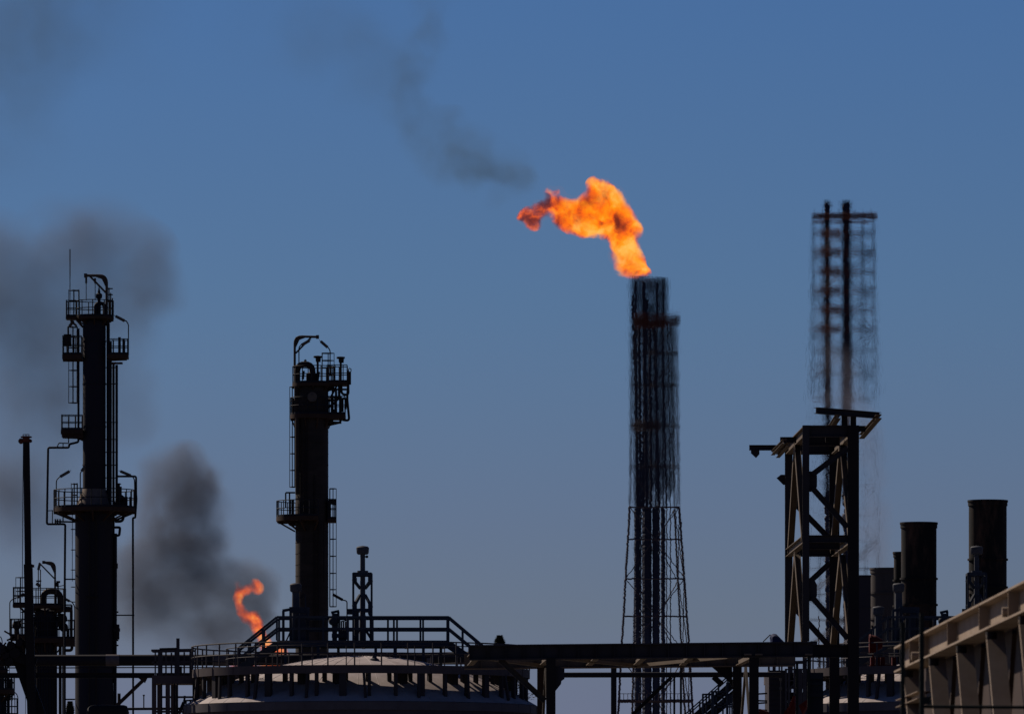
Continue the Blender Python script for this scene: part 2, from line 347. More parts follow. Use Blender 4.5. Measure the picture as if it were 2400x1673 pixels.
mb = MB(); mb.tube(F.p(278, 1140), F.p(278, 1185), .2, 10); mb.ball(F.p(283, 1170, -.3), .28); mb.tube(F.p(278, 1132), F.p(278, 1150), .09, 8); mb.beam(F.p(272, 1134), F.p(284, 1134), .06, .06); mb.box(F.x(268), F.x(292), cy - 1.4, cy - .7, F.z(1189), F.z(1178))
for x in (292, 298, 306): mb.tube(F.p(x, 1190, -.6), F.p(x, 1165, -.6), .06, 6)
mb.tube(F.p(288, 1168, -.6), F.p(300, 1168, -.6), .04, 6); mb.build('manway', 'black_steel', pf)
mb = MB()
for x in (212, 228): mb.tube(F.p(x, 1205, -1.35), F.p(x, 1675, -1.35), .05, 6)
mb.tube(F.p(205, 1400, -1.3), F.p(232, 1400, -1.3), .06, 6); mb.each('conduit', 'black_steel', col)

# ---------------------------------------------------------------- brown insulated column
F = Fr(530); cx = F.x(731); r = 38.5 * F.m
c2 = thing('distillation_tower', F.g(731), 'brown insulated process column with crowded round top platforms, behind the domed tank', 'column')
mb = MB(); mb.lathe(cx, cy, [(r, 0), (r, F.z(912)), (r * .95, F.z(906)), (r * .75, F.z(901)), (r * .4, F.z(898)), (.05, F.z(897))], 44)
for y in range(960, 1500, 26): mb.sector(cx, cy, r - .02, r + .012, F.z(y) - .02, F.z(y) + .02)
mb.build('shell', 'insulation_brown', c2)
ring_platform(c2, cx + .1, cy, F.z(899), .4, 50 * F.m, 0, 360, h=1.05, sp=.6, brk=8, th=.2)
box_platform(c2, F.x(766), F.x(815), cy - .9, cy + .9, F.z(897), 1.05, open_side='L', sp=.5, th=.18)
ring_platform(c2, cx, cy, F.z(972), r, 51 * F.m, 0, 360, h=1.05, sp=.6, brk=10, th=.26)
box_platform(c2, F.x(768), F.x(810), cy - .9, cy + .9, F.z(972), 1.1, open_side='L', sp=.42, th=.3)
ring_platform(c2, cx - .1, cy, F.z(1212), r, 80 * F.m, 100, 285, h=1.0, sp=.62, brk=12, th=.26)
box_platform(c2, F.x(768), F.x(788), cy - .7, cy + .7, F.z(1216), 1.2, open_side='L', sp=.4, th=.22)
mb = MB(); mb.box(F.x(768), F.x(776), cy - .6, cy - .1, F.z(1214), F.z(1176)); mb.box(F.x(684), F.x(690), cy - .9, cy - .5, F.z(1205), F.z(1172)); mb.box(F.x(813), F.x(823), cy - .5, cy - .2, F.z(902), F.z(872)); mb.box(F.x(683), F.x(692), cy - .4, cy - .1, F.z(968), F.z(935)); mb.each('control_box', 'black_steel', c2)
mb = MB(); mb.path([F.p(817, 872, -.4), F.p(817, 866, -.4), F.p(820, 864, -.4), F.p(823, 866, -.4), F.p(823, 872, -.4)], .03, 6); mb.build('cable_loop', 'black_steel', c2)
davit(c2, F, 691, (691, 789), (747, 790.5), 897, dy=-.3, w=.15)
lamp(c2, F, [(701, 897), (701, 815), (706, 809)], (707, 810), (726, 799), dy=-.4)
lamp(c2, F, [(774, 880), (774, 822), (769, 815)], (768, 815), (752, 801), dy=-.4)
cage_ladder(c2, F, 755, 783, 827, 897, (828, 845, 862))
cage_ladder(c2, F, 691, 679, 907, 1142, (907, 940, 976, 1024, 1063, 1102, 1141))
cage_ladder(c2, F, 773, 788, 1145, 1421, (1145, 1170, 1263, 1303, 1343, 1381, 1421))
pipe(c2, [F.p(697, 1000, -.5), F.p(697, 900, -.5), F.p(697, 855, -.5), F.p(733, 855, -.5), F.p(733, 900, -.5)], .19, 'insulation_brown', bend=.5, n=12)
mb = MB(); mb.lathe(F.x(731), cy - .4, [(.05, F.z(870)), (.35, F.z(878)), (.35, F.z(897))], 14); mb.tube(F.p(716, 855, -.4), F.p(716, 843, -.4), .03, 6); mb.beam(F.p(713, 846, -.4), F.p(719, 846, -.4), .05, .08); mb.tube(F.p(710, 890, -.4), F.p(712, 870, -.4), .08, 8); mb.tube(F.p(745, 893, -.4), F.p(748, 872, -.4), .07, 8); mb.each('top_nozzle', 'black_steel', c2)
for x, yb, yt in ((745, 893, 838), (799, 893, 840)):
    mb = MB(); mb.tube(F.p(x, yb, -.6), F.p(x, yt + 10, -.6), .07, 8); mb.lathe(F.x(x), cy - .6, [(.1, F.z(yt + 12)), (.13, F.z(yt + 8)), (.13, F.z(yt + 3)), (.26, F.z(yt + 2)), (.26, F.z(yt - 2)), (.05, F.z(yt - 3))], 10); mb.tube(F.p(x + 5, yt + 12, -.6), F.p(x + 6, yt + 1, -.6), .05, 6); mb.build('relief_valve', 'black_steel', c2)
mb = MB(); mb.tube(F.p(733, 933, -1.35), F.p(733, 933, -1.0), .3, 20); mb.build('manway', 'lamp_grey', c2)
for pts in ([(800, 897), (801, 925), (817, 927), (816, 870)], [(803, 985), (819, 987), (814, 935), (816, 905)], [(772, 915), (788, 912), (788, 968)], [(770, 990), (799, 992), (799, 935), (778, 930)], [(781, 960), (781, 985), (772, 992)], [(810, 960), (811, 935), (803, 935), (803, 966)], [(769, 940), (795, 938), (795, 905)]):
    pipe(c2, [F.p(*q, -.5) for q in pts], .075, 'black_steel', bend=.2)
mb = MB()
for a, b in (((768, 912), (812, 912)), ((775, 930), (790, 902)), ((770, 955), (800, 928)), ((768, 992), (800, 990)), ((769, 996), (796, 990)), ((683, 973), (700, 990)), ((779, 897), (779, 975)), ((796, 900), (796, 978))): mb.beam(F.p(*a, .2), F.p(*b, .2), .1, .12)
for a, b in (((670, 1155), (692, 1155)), ((670, 1155), (670, 1190)), ((679, 1155), (679, 1205)), ((679, 1220), (679, 1231)), ((679, 1231), (693, 1231)), ((690, 1222), (690, 1231))): mb.beam(F.p(*a, -.4), F.p(*b, -.4), .09, .1)
mb.beam(F.p(770, 1175, -.6), F.p(787, 1180, -.6), .2, .3); mb.beam(F.p(772, 1180, -.6), F.p(772, 1222, -.6), .1, .1); mb.each('platform_bracket', 'black_steel', c2)
mb = MB()
for x, y0, y1 in ((738, 1115, 1480), (748, 1225, 1500), (760, 1225, 1365)): mb.tube(F.p(x, y0, -1.06), F.p(x, y1, -1.06), .04, 6)
for x in (713, 719): mb.tube(F.p(x, 985, -1.05), F.p(x, 1200, -1.05), .03, 6)
mb.each('conduit', 'black_steel', c2)
pipe(c2, [F.p(698, 980, -.85), F.p(698, 1160, -.85)], .14, 'insulation_brown')

# ---------------------------------------------------------------- short column half hidden by the crane boom
F = Fr(560); cx, cy = F.x(107), F.Y; r = 27 * F.m
c3 = thing('distillation_tower', F.g(107), 'short dark process column with pipe arch and swan neck davit, directly behind the crane boom', 'column')
mb = MB(); mb.lathe(cx, cy, [(r, 0), (r, F.z(1440)), (r * .9, F.z(1432)), (r * .5, F.z(1427)), (.05, F.z(1425))], 36); mb.build('shell', 'column_navy', c3)
for k in range(10):
    a = R(200 + k * 15); mb = MB() if k == 0 else mb; mb.tube((cx + r * 1.03 * math.cos(a), cy + r * 1.03 * math.sin(a), 5), (cx + r * 1.03 * math.cos(a), cy + r * 1.03 * math.sin(a), F.z(1445)), .035, 6)
mb.each('conduit', 'black_steel', c3)
ring_platform(c3, cx, cy, F.z(1419), .5, 48 * F.m, 0, 360, h=1.1, sp=.7, th=.2)
box_platform(c3, F.x(31), F.x(62), cy - .7, cy + .7, F.z(1416), 1.1, open_side='R', sp=.5, th=.2)
box_platform(c3, F.x(25), F.x(62), cy - .8, cy + .8, F.z(1490), 1.1, open_side='R', sp=.45, th=.3)
box_platform(c3, F.x(132), F.x(176), cy - .8, cy + .8, F.z(1496), 1.2, open_side='L', sp=.42, th=.5)
box_platform(c3, F.x(132), F.x(169), cy - .8, cy + .8, F.z(1428), .3, open_side='L', sp=.6, th=.14)
ring_platform(c3, cx, cy, F.z(1496), r, 44 * F.m, 180, 360, h=1.1, sp=.7, th=.3)
davit(c3, F, 130, (130, 1318), (101, 1318), 1418, dy=-.5, w=.13)
pipe(c3, [F.p(103, 1420, -.6), F.p(103, 1386, -.6), F.p(143, 1386, -.6), F.p(143, 1432, -.6)], .2, 'insulation_brown', bend=.55, n=12)
cage_ladder(c3, F, 59, 37, 1352, 1416, (1353, 1385)); cage_ladder(c3, F, 58, 48, 1425, 1530, (1434, 1460, 1490))
lamp(c3, F, [(176, 1490), (176, 1420), (169, 1410)], (164, 1409), (147, 1400), dy=-.5)
lamp(c3, F, [(24, 1490), (24, 1410), (31, 1404)], (42, 1400), (58, 1392), dy=-.5)
mb = MB(); mb.tube(F.p(91, 1418, -.6), F.p(91, 1335, -.6), .035, 6); mb.tube(F.p(96, 1418, -.6), F.p(96, 1335, -.6), .035, 6); mb.beam(F.p(91, 1336, -.6), F.p(95, 1320, -.6), .16, .2); mb.beam(F.p(86, 1362, -.6), F.p(98, 1362, -.6), .1, .1); mb.beam(F.p(86, 1368, -.6), F.p(96, 1374, -.6), .2, .2); mb.build('lamp_post', 'lamp_grey', c3)
mb = MB(); mb.tube(F.p(137, 1418, -.5), F.p(137, 1362, -.5), .05, 6); mb.beam(F.p(133, 1364, -.5), F.p(142, 1364, -.5), .1, .14); mb.tube(F.p(134, 1375, -.5), F.p(150, 1372, -.5), .03, 6); mb.ball(F.p(134, 1370, -.5), .14); mb.build('relief_valve', 'black_steel', c3)
for pts in ([(140, 1432), (140, 1470), (160, 1475), (160, 1500)], [(150, 1425), (168, 1427), (168, 1495)], [(155, 1510), (170, 1510), (169, 1524), (152, 1524)], [(150, 1500), (150, 1680)], [(142, 1500), (142, 1680)]): pipe(c3, [F.p(*q, -.5) for q in pts], .1, 'black_steel', bend=.15)
mb = MB(); mb.ball(F.p(146, 1450, -.4), .35); mb.ball(F.p(40, 1465, -.3), .3); mb.beam(F.p(33, 1458, -.4), F.p(50, 1456, -.4), .2, .14); mb.tube(F.p(42, 1490, -.4), F.p(38, 1460, -.4), .16, 8); mb.ball(F.p(150, 1470, -.4), .3); mb.beam(F.p(47, 1424), F.p(59, 1434), .1, .12); mb.build('valve', 'black_steel', c3)

# ---------------------------------------------------------------- far column at the picture's edge
F = Fr(640); cx, cy = F.x(-12), F.Y; r = 22 * F.m
c4 = thing('distillation_tower', F.g(-12), 'distant dark column cut by the edge, with caged ladder and small lamp beside the crane', 'column')
mb = MB(); mb.lathe(cx, cy, [(r, 0), (r, F.z(1512)), (r * .6, F.z(1503)), (.1, F.z(1500))], 28); mb.build('shell', 'column_navy', c4)
ring_platform(c4, cx, cy, F.z(1616), r, 47 * F.m, 0, 360, h=1.1, sp=.5, th=.3)
ring_platform(c4, cx, cy, F.z(1570), r, 30 * F.m, 0, 360, h=1.1, sp=.5, th=.2)
cage_ladder(c4, F, 12, 22, 1560, 1680, (1570, 1590, 1615, 1640, 1665)); cage_ladder(c4, F, 24, 34, 1590, 1640, (1600, 1618))
lamp(c4, F, [(42, 1680), (42, 1632), (38, 1624)], (33, 1621), (24, 1617)); lamp(c4, F, [(5, 1515), (5, 1500), (2, 1492)], (-2, 1491), (-12, 1487))
box_platform(c4, F.x(10), F.x(42), cy - .6, cy + .8, F.z(1674), 1.2, open_side='L', sp=.4, th=.3)
for x in (14, 18, 21, 28): pipe(c4, [F.p(x, 1690, -.3), F.p(x, 1560 + x, -.3)], .05, 'navy_steel')

# ---------------------------------------------------------------- telescopic crane
F = Fr(400); Y0 = F.Y
cr = thing('mobile_crane', F.g(80), 'black telescopic crane boom with red tip rising almost upright beside the tall navy column', 'crane')
mb = MB(); mb.beam(F.p(61.5, 1030), F.p(66, 1325), 15 * F.m, .30, (0, 1, 0)); mb.build('boom_tip_section', 'crane_black', cr)
mb = MB(); mb.beam(F.p(66, 1322), F.p(74.5, 1682), 20 * F.m, .40, (0, 1, 0)); mb.build('boom_section', 'crane_black', cr)
mb = MB(); mb.beam(F.p(57, 1326), F.p(80, 1326), .3, .12); mb.beam(F.p(57, 1333), F.p(72, 1333), .3, .1); mb.build('boom_collar', 'crane_red', cr)
mb = MB(); mb.box(F.x(54), F.x(69), Y0 - .25, Y0 + .25, F.z(1036), F.z(1022)); mb.beam(F.p(49, 1024), F.p(74, 1024), .3, .06); mb.beam(F.p(46, 1031), F.p(56, 1031), .25, .14); mb.tube(F.p(49, 1034, -.16), F.p(49, 1034, .16), .12, 12)
for x in (54, 61, 68): mb.tube(F.p(x, 1023), F.p(x, 1018), .02, 6)
mb.tube(F.p(54, 1018), F.p(68, 1018), .02, 6); mb.tube(F.p(71, 1033, -.16), F.p(71, 1033, .16), .08, 10); mb.build('boom_head', 'crane_red', cr)
mb = MB(); mb.tube(F.p(54.5, 1034), F.p(52, 1400), .018, 5); mb.tube(F.p(57, 1034), F.p(60, 1680), .014, 5); mb.build('hoist_rope', 'crane_black', cr)
# main boom, luffing head and heel frame below the fly section
mb = MB(); mb.beam(F.p(40, 1530, .6), F.p(118, 1755, .6), .62, .60, (0, 1, 0)); mb.build('main_boom', 'crane_black', cr)
mb = MB(); mb.beam(F.p(10, 1555, .2), F.p(58, 1500, .2), .5, .35, (0, 1, 0)); mb.beam(F.p(4, 1548, .3), F.p(20, 1515, .3), .4, .22, (0, 1, 0)); mb.beam(F.p(18, 1530, .2), F.p(84, 1553, .2), .5, .5, (0, 1, 0))
for x, y, q in ((14, 1536, .17), (26, 1512, .2), (45, 1506, .17), (22, 1550, .2), (8, 1526, .12), (35, 1530, .25)): mb.tube(F.p(x, y, -.2), F.p(x, y, .5), q, 14)
mb.build('luffing_head', 'crane_black', cr)
mb = MB()
for a, b in (((10, 1478), (24, 1486)), ((16, 1500), (34, 1492)), ((28, 1500), (40, 1478)), ((3, 1520), (14, 1505)), ((40, 1512), (48, 1485)), ((2, 1545), (10, 1535)), ((48, 1500), (58, 1530)), ((20, 1502), (30, 1515))): mb.beam(F.p(*a), F.p(*b), .06, .08)
for x, y in ((27, 1503), (36, 1495), (44, 1498)): mb.tube(F.p(x, y - 12), F.p(x, y + 6), .05, 6)
mb.each('sheave_bracket', 'rust_brown', cr)
mb = MB(); mb.box(F.x(60), F.x(260), Y0 - 1.4, Y0 + 1.4, 1.1, 2.0); mb.box(F.x(150), F.x(200), Y0 - 1.2, Y0 + .3, 2.0, 3.4)
mb.build('carrier', 'crane_black', cr)
for i in range(5):
    mb = MB(); x = F.x(80 + i * 38); mb.tube((x, Y0 - 1.45, .6), (x, Y0 - 1.0, .6), .6, 20); mb.build('wheel', 'crane_black', cr)

# ---------------------------------------------------------------- domed storage tank with ring walkway and roof bridge
F = Fr(420); TX = 845
def make_tank():
    cx, cy, m = F.x(TX), F.Y, F.m; Rt = 414 * m; zr = F.z(1654); za = F.z(1537); rise = za - zr; Rs = (Rt * Rt + rise * rise) / (2 * rise); zc = za - Rs
    zd = lambda r: zc + math.sqrt(Rs * Rs - r * r)
    t = thing('storage_tank', F.g(TX), 'domed storage tank with ring walkway and roof bridge, in front of the brown column', 'storage tank')
    # corrugated wall, eave, roof with seams
    mb = MB(); n = 260; k0 = 0
    for z in (0, zr - .38): mb.v += [Vector((cx + (Rt - .10 + .035 * (j % 2)) * math.cos(2 * math.pi * j / n), cy + (Rt - .10 + .035 * (j % 2)) * math.sin(2 * math.pi * j / n), z)) for j in range(n)]
    for j in range(n): a, b = j, (j + 1) % n; mb.f.append((a, b, b + n, a + n))
    mb.build('wall', 'tank_wall', t, ang=5)
    mb = MB(); mb.sector(cx, cy, Rt - .25, Rt + .03, zr - .42, zr - .02, n=120)
    for k in range(36): a = R(k * 10 + 3); mb.beam((cx + (Rt + .03) * math.cos(a), cy + (Rt + .03) * math.sin(a), zr - .42), (cx + (Rt + .03) * math.cos(a), cy + (Rt + .03) * math.sin(a), zr - .03), .05, .02)
    mb.build('eave_band', 'eave_grey', t)
    mb = MB(); mb.lathe(cx, cy, [(Rt * math.sin(math.pi / 2 * i / 18) if i else .01, zd(Rt * math.sin(math.pi / 2 * i / 18))) for i in range(19)], 96, False)
    for k in range(44):
        a = R(k * 360 / 44); pr = [.6 + (Rt - .62) * i / 10 for i in range(11)]
        mb.path([(cx + r * math.cos(a), cy + r * math.sin(a), zd(r)) for r in pr], .012, 4)
    mb.build('roof', 'roof_white', t)
    # ring walkway on posts
    ro, ri = 397 * m, 397 * m - 1.75; zk = F.z(1571.5)
    mb = MB(); mb.sector(cx, cy, ri, ro - .06, zk - .1, zk - .02, n=96); mb.sector(cx, cy, ro - .06, ro, zk - .38, zk + .02, n=96); mb.sector(cx, cy, ri, ri + .05, zk - .3, zk, n=96)
    for k in range(48): a = R(k * 7.5 + 2); c, s = math.cos(a), math.sin(a); mb.beam((cx + ri * c, cy + ri * s, zk - .18), (cx + (ro - .05) * c, cy + (ro - .05) * s, zk - .18), .07, .16)
    for k in range(30): a = R(k * 12 + 7); c, s = math.cos(a), math.sin(a); mb.beam((cx + ro * c, cy + ro * s, zk - .38), (cx + ro * c, cy + ro * s, zk + .02), .04, .03)
    w = mb.build('ring_walkway', 'ring_mauve', t)
    mb = MB(); pts = arc(cx, cy, zk, ro - .03, 0, 360, 96); railing(mb, pts, 1.15, .038, 1.3, (1.0, .52), 0); mb.build('railing', 'rail_grey', w)
    mb = MB(); pts = arc(cx, cy, zk, ri + .03, 0, 360, 96); railing(mb, pts, 1.05, .026, 1.7, (1.0, .52), 0); mb.build('railing', 'rail_grey', w)
    mb = MB()
    for k in range(40):
        a = R(k * 9 + 4); c, s = math.cos(a), math.sin(a); wd = (.16, .16, .34)[k % 3]
        for r, q in ((ro - .16, wd), (ri + .12, .2)): mb.beam((cx + r * c, cy + r * s, zd(r) - .1), (cx + r * c, cy + r * s, zk - .1), q, .18, (c, s, 0))
    for k in range(9):
        a = R(196 + k * 19); c, s = math.cos(a), math.sin(a); r = ro - .1; mb.beam((cx + (r + .15) * c + .1 * math.sin(k * 2), cy + (r + .15) * s, zd(r + .15) - .03), (cx + r * c, cy + r * s, zk - .12), .13, .13, (c, s, 0))
    mb.each('walkway_post', 'beam_dark', t)
    for a in (262, 288, 247, 312):
        mb = MB(); c, s = math.cos(R(a)), math.sin(R(a)); r = ri + .2; mb.lathe(cx + r * c, cy + r * s, [(.3, zd(r) - .2), (.3, zk - .35), (.38, zk - .35), (.38, zk - .25), (.1, zk - .22)], 16); mb.build('roof_nozzle', 'beam_dark', t)
    # bridge across the dome
    z0, z1 = F.z(1517) + .07, F.z(1502) + .07; b = 1.3; c0 = cy; cy = cy + 2.0; x0, x1 = F.x(648), F.x(1052)
    mb = MB(); mb.box(x0, x1, cy - b, cy + b, z1 - .05, z1)
    for y in (cy - b, cy + b - .1): mb.box(x0, x1, y, y + .1, z0, z1 - .05)
    for x in (x0 + .2, F.x(745), F.x(850), F.x(950), x1 - .3): mb.box(x - .08, x + .08, cy - b + .1, cy + b - .1, z0 - .02, z1 - .05)
    br = mb.build('bridge_deck', 'bridge_blue', t)
    mb = MB()
    for y in (cy - b + .05, cy + b - .05):
        for l in (1.15, .58): mb.beam((x0, y, z1 + l), (x1, y, z1 + l), .09, .11)
        for px in ((648, 700, 757, 815, 873, 930, 985, 1048) if y < cy else (650, 718, 792, 866, 907, 921, 990, 1050)): mb.beam((F.x(px), y, z1), (F.x(px), y, z1 + 1.15), .1, .12)
    mb.build('railing', 'bridge_blue', br)
    mb = MB()
    for px, d in ((668, -1.3), (700, 1.2), (745, -1.3), (790, 1.2), (880, -1.3), (925, 1.2), (925, -1.35), (992, -1.3), (1032, 1.2)):
        x = F.x(px); r = math.hypot(x - cx, d + cy - c0); mb.beam((x, cy + d, zd(r) - .05), (x, cy + d, z0), .14, .14)
    mb.each('bridge_leg', 'bridge_blue', t)
    for (xa, xb, sx) in ((648, 556, -1), (1052, 1140, 1)):
        st = MB(); xe = F.x(xb); xs = F.x(xa); ze = zk + .05
        for y in (cy - b + .25, cy + b - .35):
            st.beam((xs, y, z1 - .18), (xe, y, ze + .05), .08, .34, (0, 0, 1))
        for i in range(9):
            f = (i + .5) / 9; x = xs + (xe - xs) * f; z = z1 + (ze - z1) * f; st.box(x - .13, x + .13, cy - b + .3, cy + b - .4, z - .04, z)
        o = st.build('stair', 'bridge_blue', t)
        for y in (cy - b + .05, cy + b - .05):
            st = MB()
            for l in (1.15, .58): st.beam((xs, y, z1 + l), (xe, y, ze + l * .93), .09, .11)
            for f in (.36, .72, .99): st.beam((xs + (xe - xs) * f, y, z1 + (ze - z1) * f), (xs + (xe - xs) * f, y, z1 + (ze - z1) * f + 1.12), .1, .1)
            st.build('handrail', 'bridge_blue', o)
    B = Fr(F.Y + 2.0)
    # manifold boxes and cable trays standing on the bridge
    mb = MB(); mb.box(B.x(779), B.x(790), cy - .5, cy + .2, z1, B.z(1466)); mb.box(B.x(794), B.x(812), cy - .4, cy + .4, z1, B.z(1478)); mb.tube(B.p(785, 1470), B.p(785, 1437), .16, 10); mb.beam(B.p(776, 1435), B.p(795, 1431), .12, .12); mb.beam(B.p(793, 1432), B.p(793, 1460), .12, .12)
    for x in (800, 805, 810): mb.tube(B.p(x, 1480), B.p(x, 1456), .04, 6)
    mb.tube(B.p(798, 1456), B.p(814, 1453), .03, 6); mb.ball(B.p(781, 1456, -.5), .22); mb.beam(B.p(778, 1490, -.5), B.p(814, 1490, -.5), .2, .2); mb.build('valve_manifold', 'bridge_blue', t)
    mb = MB()
    for px in (665, 682, 722): mb.beam(B.p(px, 1502, -.7), B.p(px, 1432 - (px == 682) * 9, -.7), .13, .15)
    mb.beam(B.p(663, 1432, -.7), B.p(686, 1428, -.7), .12, .14); mb.beam(B.p(682, 1430, -.7), B.p(726, 1431, -.7), .2, .3); mb.beam(B.p(672, 1502, -.7), B.p(682, 1480, -.7), .07, .07); mb.beam(B.p(700, 1502, -.7), B.p(712, 1440, -.7), .3, .35); mb.box(B.x(694), B.x(718), cy - .9, cy - .5, z1, B.z(1450)); mb.build('support_frame', 'bridge_blue', t)
    for (px, py0, bx, by, hx, hy, tx, ty) in ((814, 1500, 814, 1409, 804, 1407, 781, 1394), (718, 1440, 716, 1395, 714, 1392, 705, 1404)):
        mb = MB(); mb.path(rounded([B.p(px, py0, -.8), B.p(bx, by, -.8), B.p(hx, hy, -.8)], .3), .03, 6); o = mb.build('lamp_post', 'bridge_blue', t)
        mb = MB(); q0, q1 = B.p(hx, hy, -.8), B.p(tx, ty, -.8); mb.beam(q0, q1, .2, .13); mb.build('lamp_head', 'black_steel', o)
    cy = c0
    # access tower at the side
    za2 = F.z(1584); mb = MB()
    for px, d in ((363, -.9), (395, -.9), (372, .9), (404, .9)): mb.beam(F.p(px, 1593, d), Vector((F.x(px), cy + d, 0)), .22, .22)
    mb.box(F.x(358), F.x(470), cy - 1.1, cy + 1.1, za2 - .4, za2)
    for a, c in (((380, 1634), (470, 1634)), ((363, 1668), (440, 1668))): mb.beam(F.p(*a, -.9), F.p(*c, -.9), .08, .1)
    o = mb.build('access_tower', 'ring_mauve', t)
    mb = MB()
    for px, d, w_, top in ((366, -1.05, .07, 1527), (379, -1.05, .16, 1525), (391, -1.05, .08, 1527), (413, -1.05, .09, 1526), (419, -1.05, .16, 1497), (430, 1.0, .08, 1526), (448, -1.05, .1, 1527), (370, 1.0, .08, 1527), (400, 1.0, .08, 1527)): mb.beam(F.p(px, 1584, d), F.p(px, top, d), w_, w_)
    for d in (-1.05, 1.0):
        for y in (1525, 1553): mb.beam(F.p(358, y, d), F.p(456, y - 2, d), .07, .09)
    mb.beam(F.p(358, 1525, -1.05), F.p(358, 1525, 1.0), .07, .09); mb.beam(F.p(376, 1522, -1.05), F.p(418, 1521, -1.05), .07, .1); mb.build('railing', 'rail_grey', o)
    mb = MB()
    for px in (381, 411, 418): mb.tube(F.p(px, 1598, -1.05), Vector((F.x(px), cy - 1.05, 0)), .035, 6)
    mb.beam(F.p(430, 1673, -.5), F.p(434, 1630, -.5), .1, .1); mb.beam(F.p(420, 1673, -.5), F.p(432, 1645, -.5), .16, .16); mb.beam(F.p(430, 1642, -.5), F.p(468, 1640, -.5), .06, .08)
    for px in (437, 447, 458, 466): mb.tube(F.p(px, 1672, -.5), F.p(px, 1640, -.5), .04, 6)
    mb.build('ladder', 'navy_steel', o)
    mb = MB(); mb.lathe(F.x(880), cy - 3, [(.3, zd(3.2) - .1), (.3, F.z(1556)), (.22, F.z(1553)), (.22, F.z(1549)), (.12, F.z(1546)), (.1, F.z(1540))], 14); mb.build('roof_valve', 'bridge_blue', t)
    return t
tank = make_tank()
F = Fr(422)
def vent(px, cap_w, cap_t, cap_b, pipe_w, bot, fr, label, flange=None):
    """breather stack with flat cap; fr = (left, right, top) of its steel stand, or None"""
    t = thing('vent_stack', F.p(px, bot), label, 'vent stack', 'vent stacks on the tank bridges'); x, y = F.x(px), F.Y; m = F.m
    mb = MB(); mid = (fr[2] + 100 if fr else bot - 50)
    mb.lathe(x, y, [(pipe_w * m * .62, F.z(bot) - .02), (pipe_w * m * .62, F.z(mid)), (pipe_w * m * .5, F.z(mid - 4)), (pipe_w * m * .44, F.z(cap_b))], 16)
    if flange: mb.lathe(x, y, [(flange * m * .5, F.z(fr[2] + 1)), (flange * m * .5, F.z(fr[2] - 7))], 18)
    mb.build('stack_pipe', 'vent_grey', t)
    mb = MB(); mb.lathe(x, y, [(cap_w * m * .38, F.z(cap_b + 3)), (cap_w * m * .47, F.z(cap_b)), (cap_w * m * .5, F.z(cap_t + 2)), (cap_w * m * .5, F.z(cap_t)), (cap_w * m * .4, F.z(cap_t) + .06), (.02, F.z(cap_t) + .1)], 24); mb.build('cap', 'vent_grey', t)
    if fr:
        l, r_, tp = fr; mb = MB()
        for d in (-.75, .75):
            for q in (l, r_): mb.beam(F.p(q, bot, d), F.p(q, tp, d), .08, .1)
            mb.beam(F.p(l, tp + 2, d), F.p(r_, tp + 2, d), .1, .16); mb.beam(F.p(l, tp + 86, d), F.p(r_, tp + 86, d), .1, .14)
            for s, e in ((l, px - 6), (r_, px + 6)):
                mb.beam(F.p(s, tp + 14, d * .9), F.p(e, tp + 34, d * .3), .1, .12); mb.beam(F.p(s, tp + 78, d * .9), F.p(e, tp + 50, d * .3), .1, .12); mb.beam(F.p(s, bot - 4, d * .9), F.p(e, bot - 28, d * .3), .07, .1)
                k = 1 if s < e else -1
                for y0, y1 in ((tp + 8, tp + 22), (tp + 66, tp + 100)): mb.plate([F.p(s, y0, d), F.p(s + 8 * k, y0, d), F.p(s + 8 * k, y1 - 4, d), F.p(s, y1, d)], (0, .03, 0))
        for q in (l, r_):
            for y_ in (tp + 2, tp + 86): mb.beam(F.p(q, y_, -.75), F.p(q, y_, .75), .08, .12)
        mb.tube(F.p(px - 14, bot, -.4), F.p(px - 14, tp + 85, -.4), .12, 10); mb.box(F.x(px - 35), F.x(px - 24), y - .5, y - .2, F.z(tp + 96), F.z(tp + 83)); mb.build('stand', 'bridge_blue', t)
        mb = MB(); mb.tube(F.p(px + 4, cap_b + 8), F.p(px + 10, cap_b + 8), .04, 6); mb.ball(F.p(px + 10, cap_b + 8), .07); mb.build('sensor', 'black_steel', t)
    return t
v1 = vent(850, 30, 1283, 1296, 13, 1502, (828, 871, 1344), 'tall capped vent stack in braced steel stand, right of the brown column', 26)
v2 = vent(693, 28, 1370, 1384, 19, 1500, None, 'stubby capped vent stack without stand, in front of the brown column foot')
OFF = Vector((1427 * F.m, 0, 0))
tk2 = copy_tree(tank); tk2.location += OFF; [bpy.data.objects.remove(q) for p in kids(tk2) if p.name.startswith('lamp_post') for q in kids(p) + [p]]; tk2['label'] = 'partly hidden domed tank with ring walkway and roof bridge, behind the cream girder'
a = copy_tree(v1); a.location += OFF + Vector((.25, 0, 0)); a['label'] = 'capped vent stack in steel stand, in front of the tallest rusty chimney'
b = copy_tree(v2); b.location += Vector((1413 * F.m, 0, 0)); b['label'] = 'capped vent stack without stand, in front of the middle rusty chimney'
c = copy_tree(v2); c.location += Vector((1367 * F.m, .6, -53 * F.m)); c['label'] = 'smallest lowest capped vent stack, in front of the pale grey chimney'
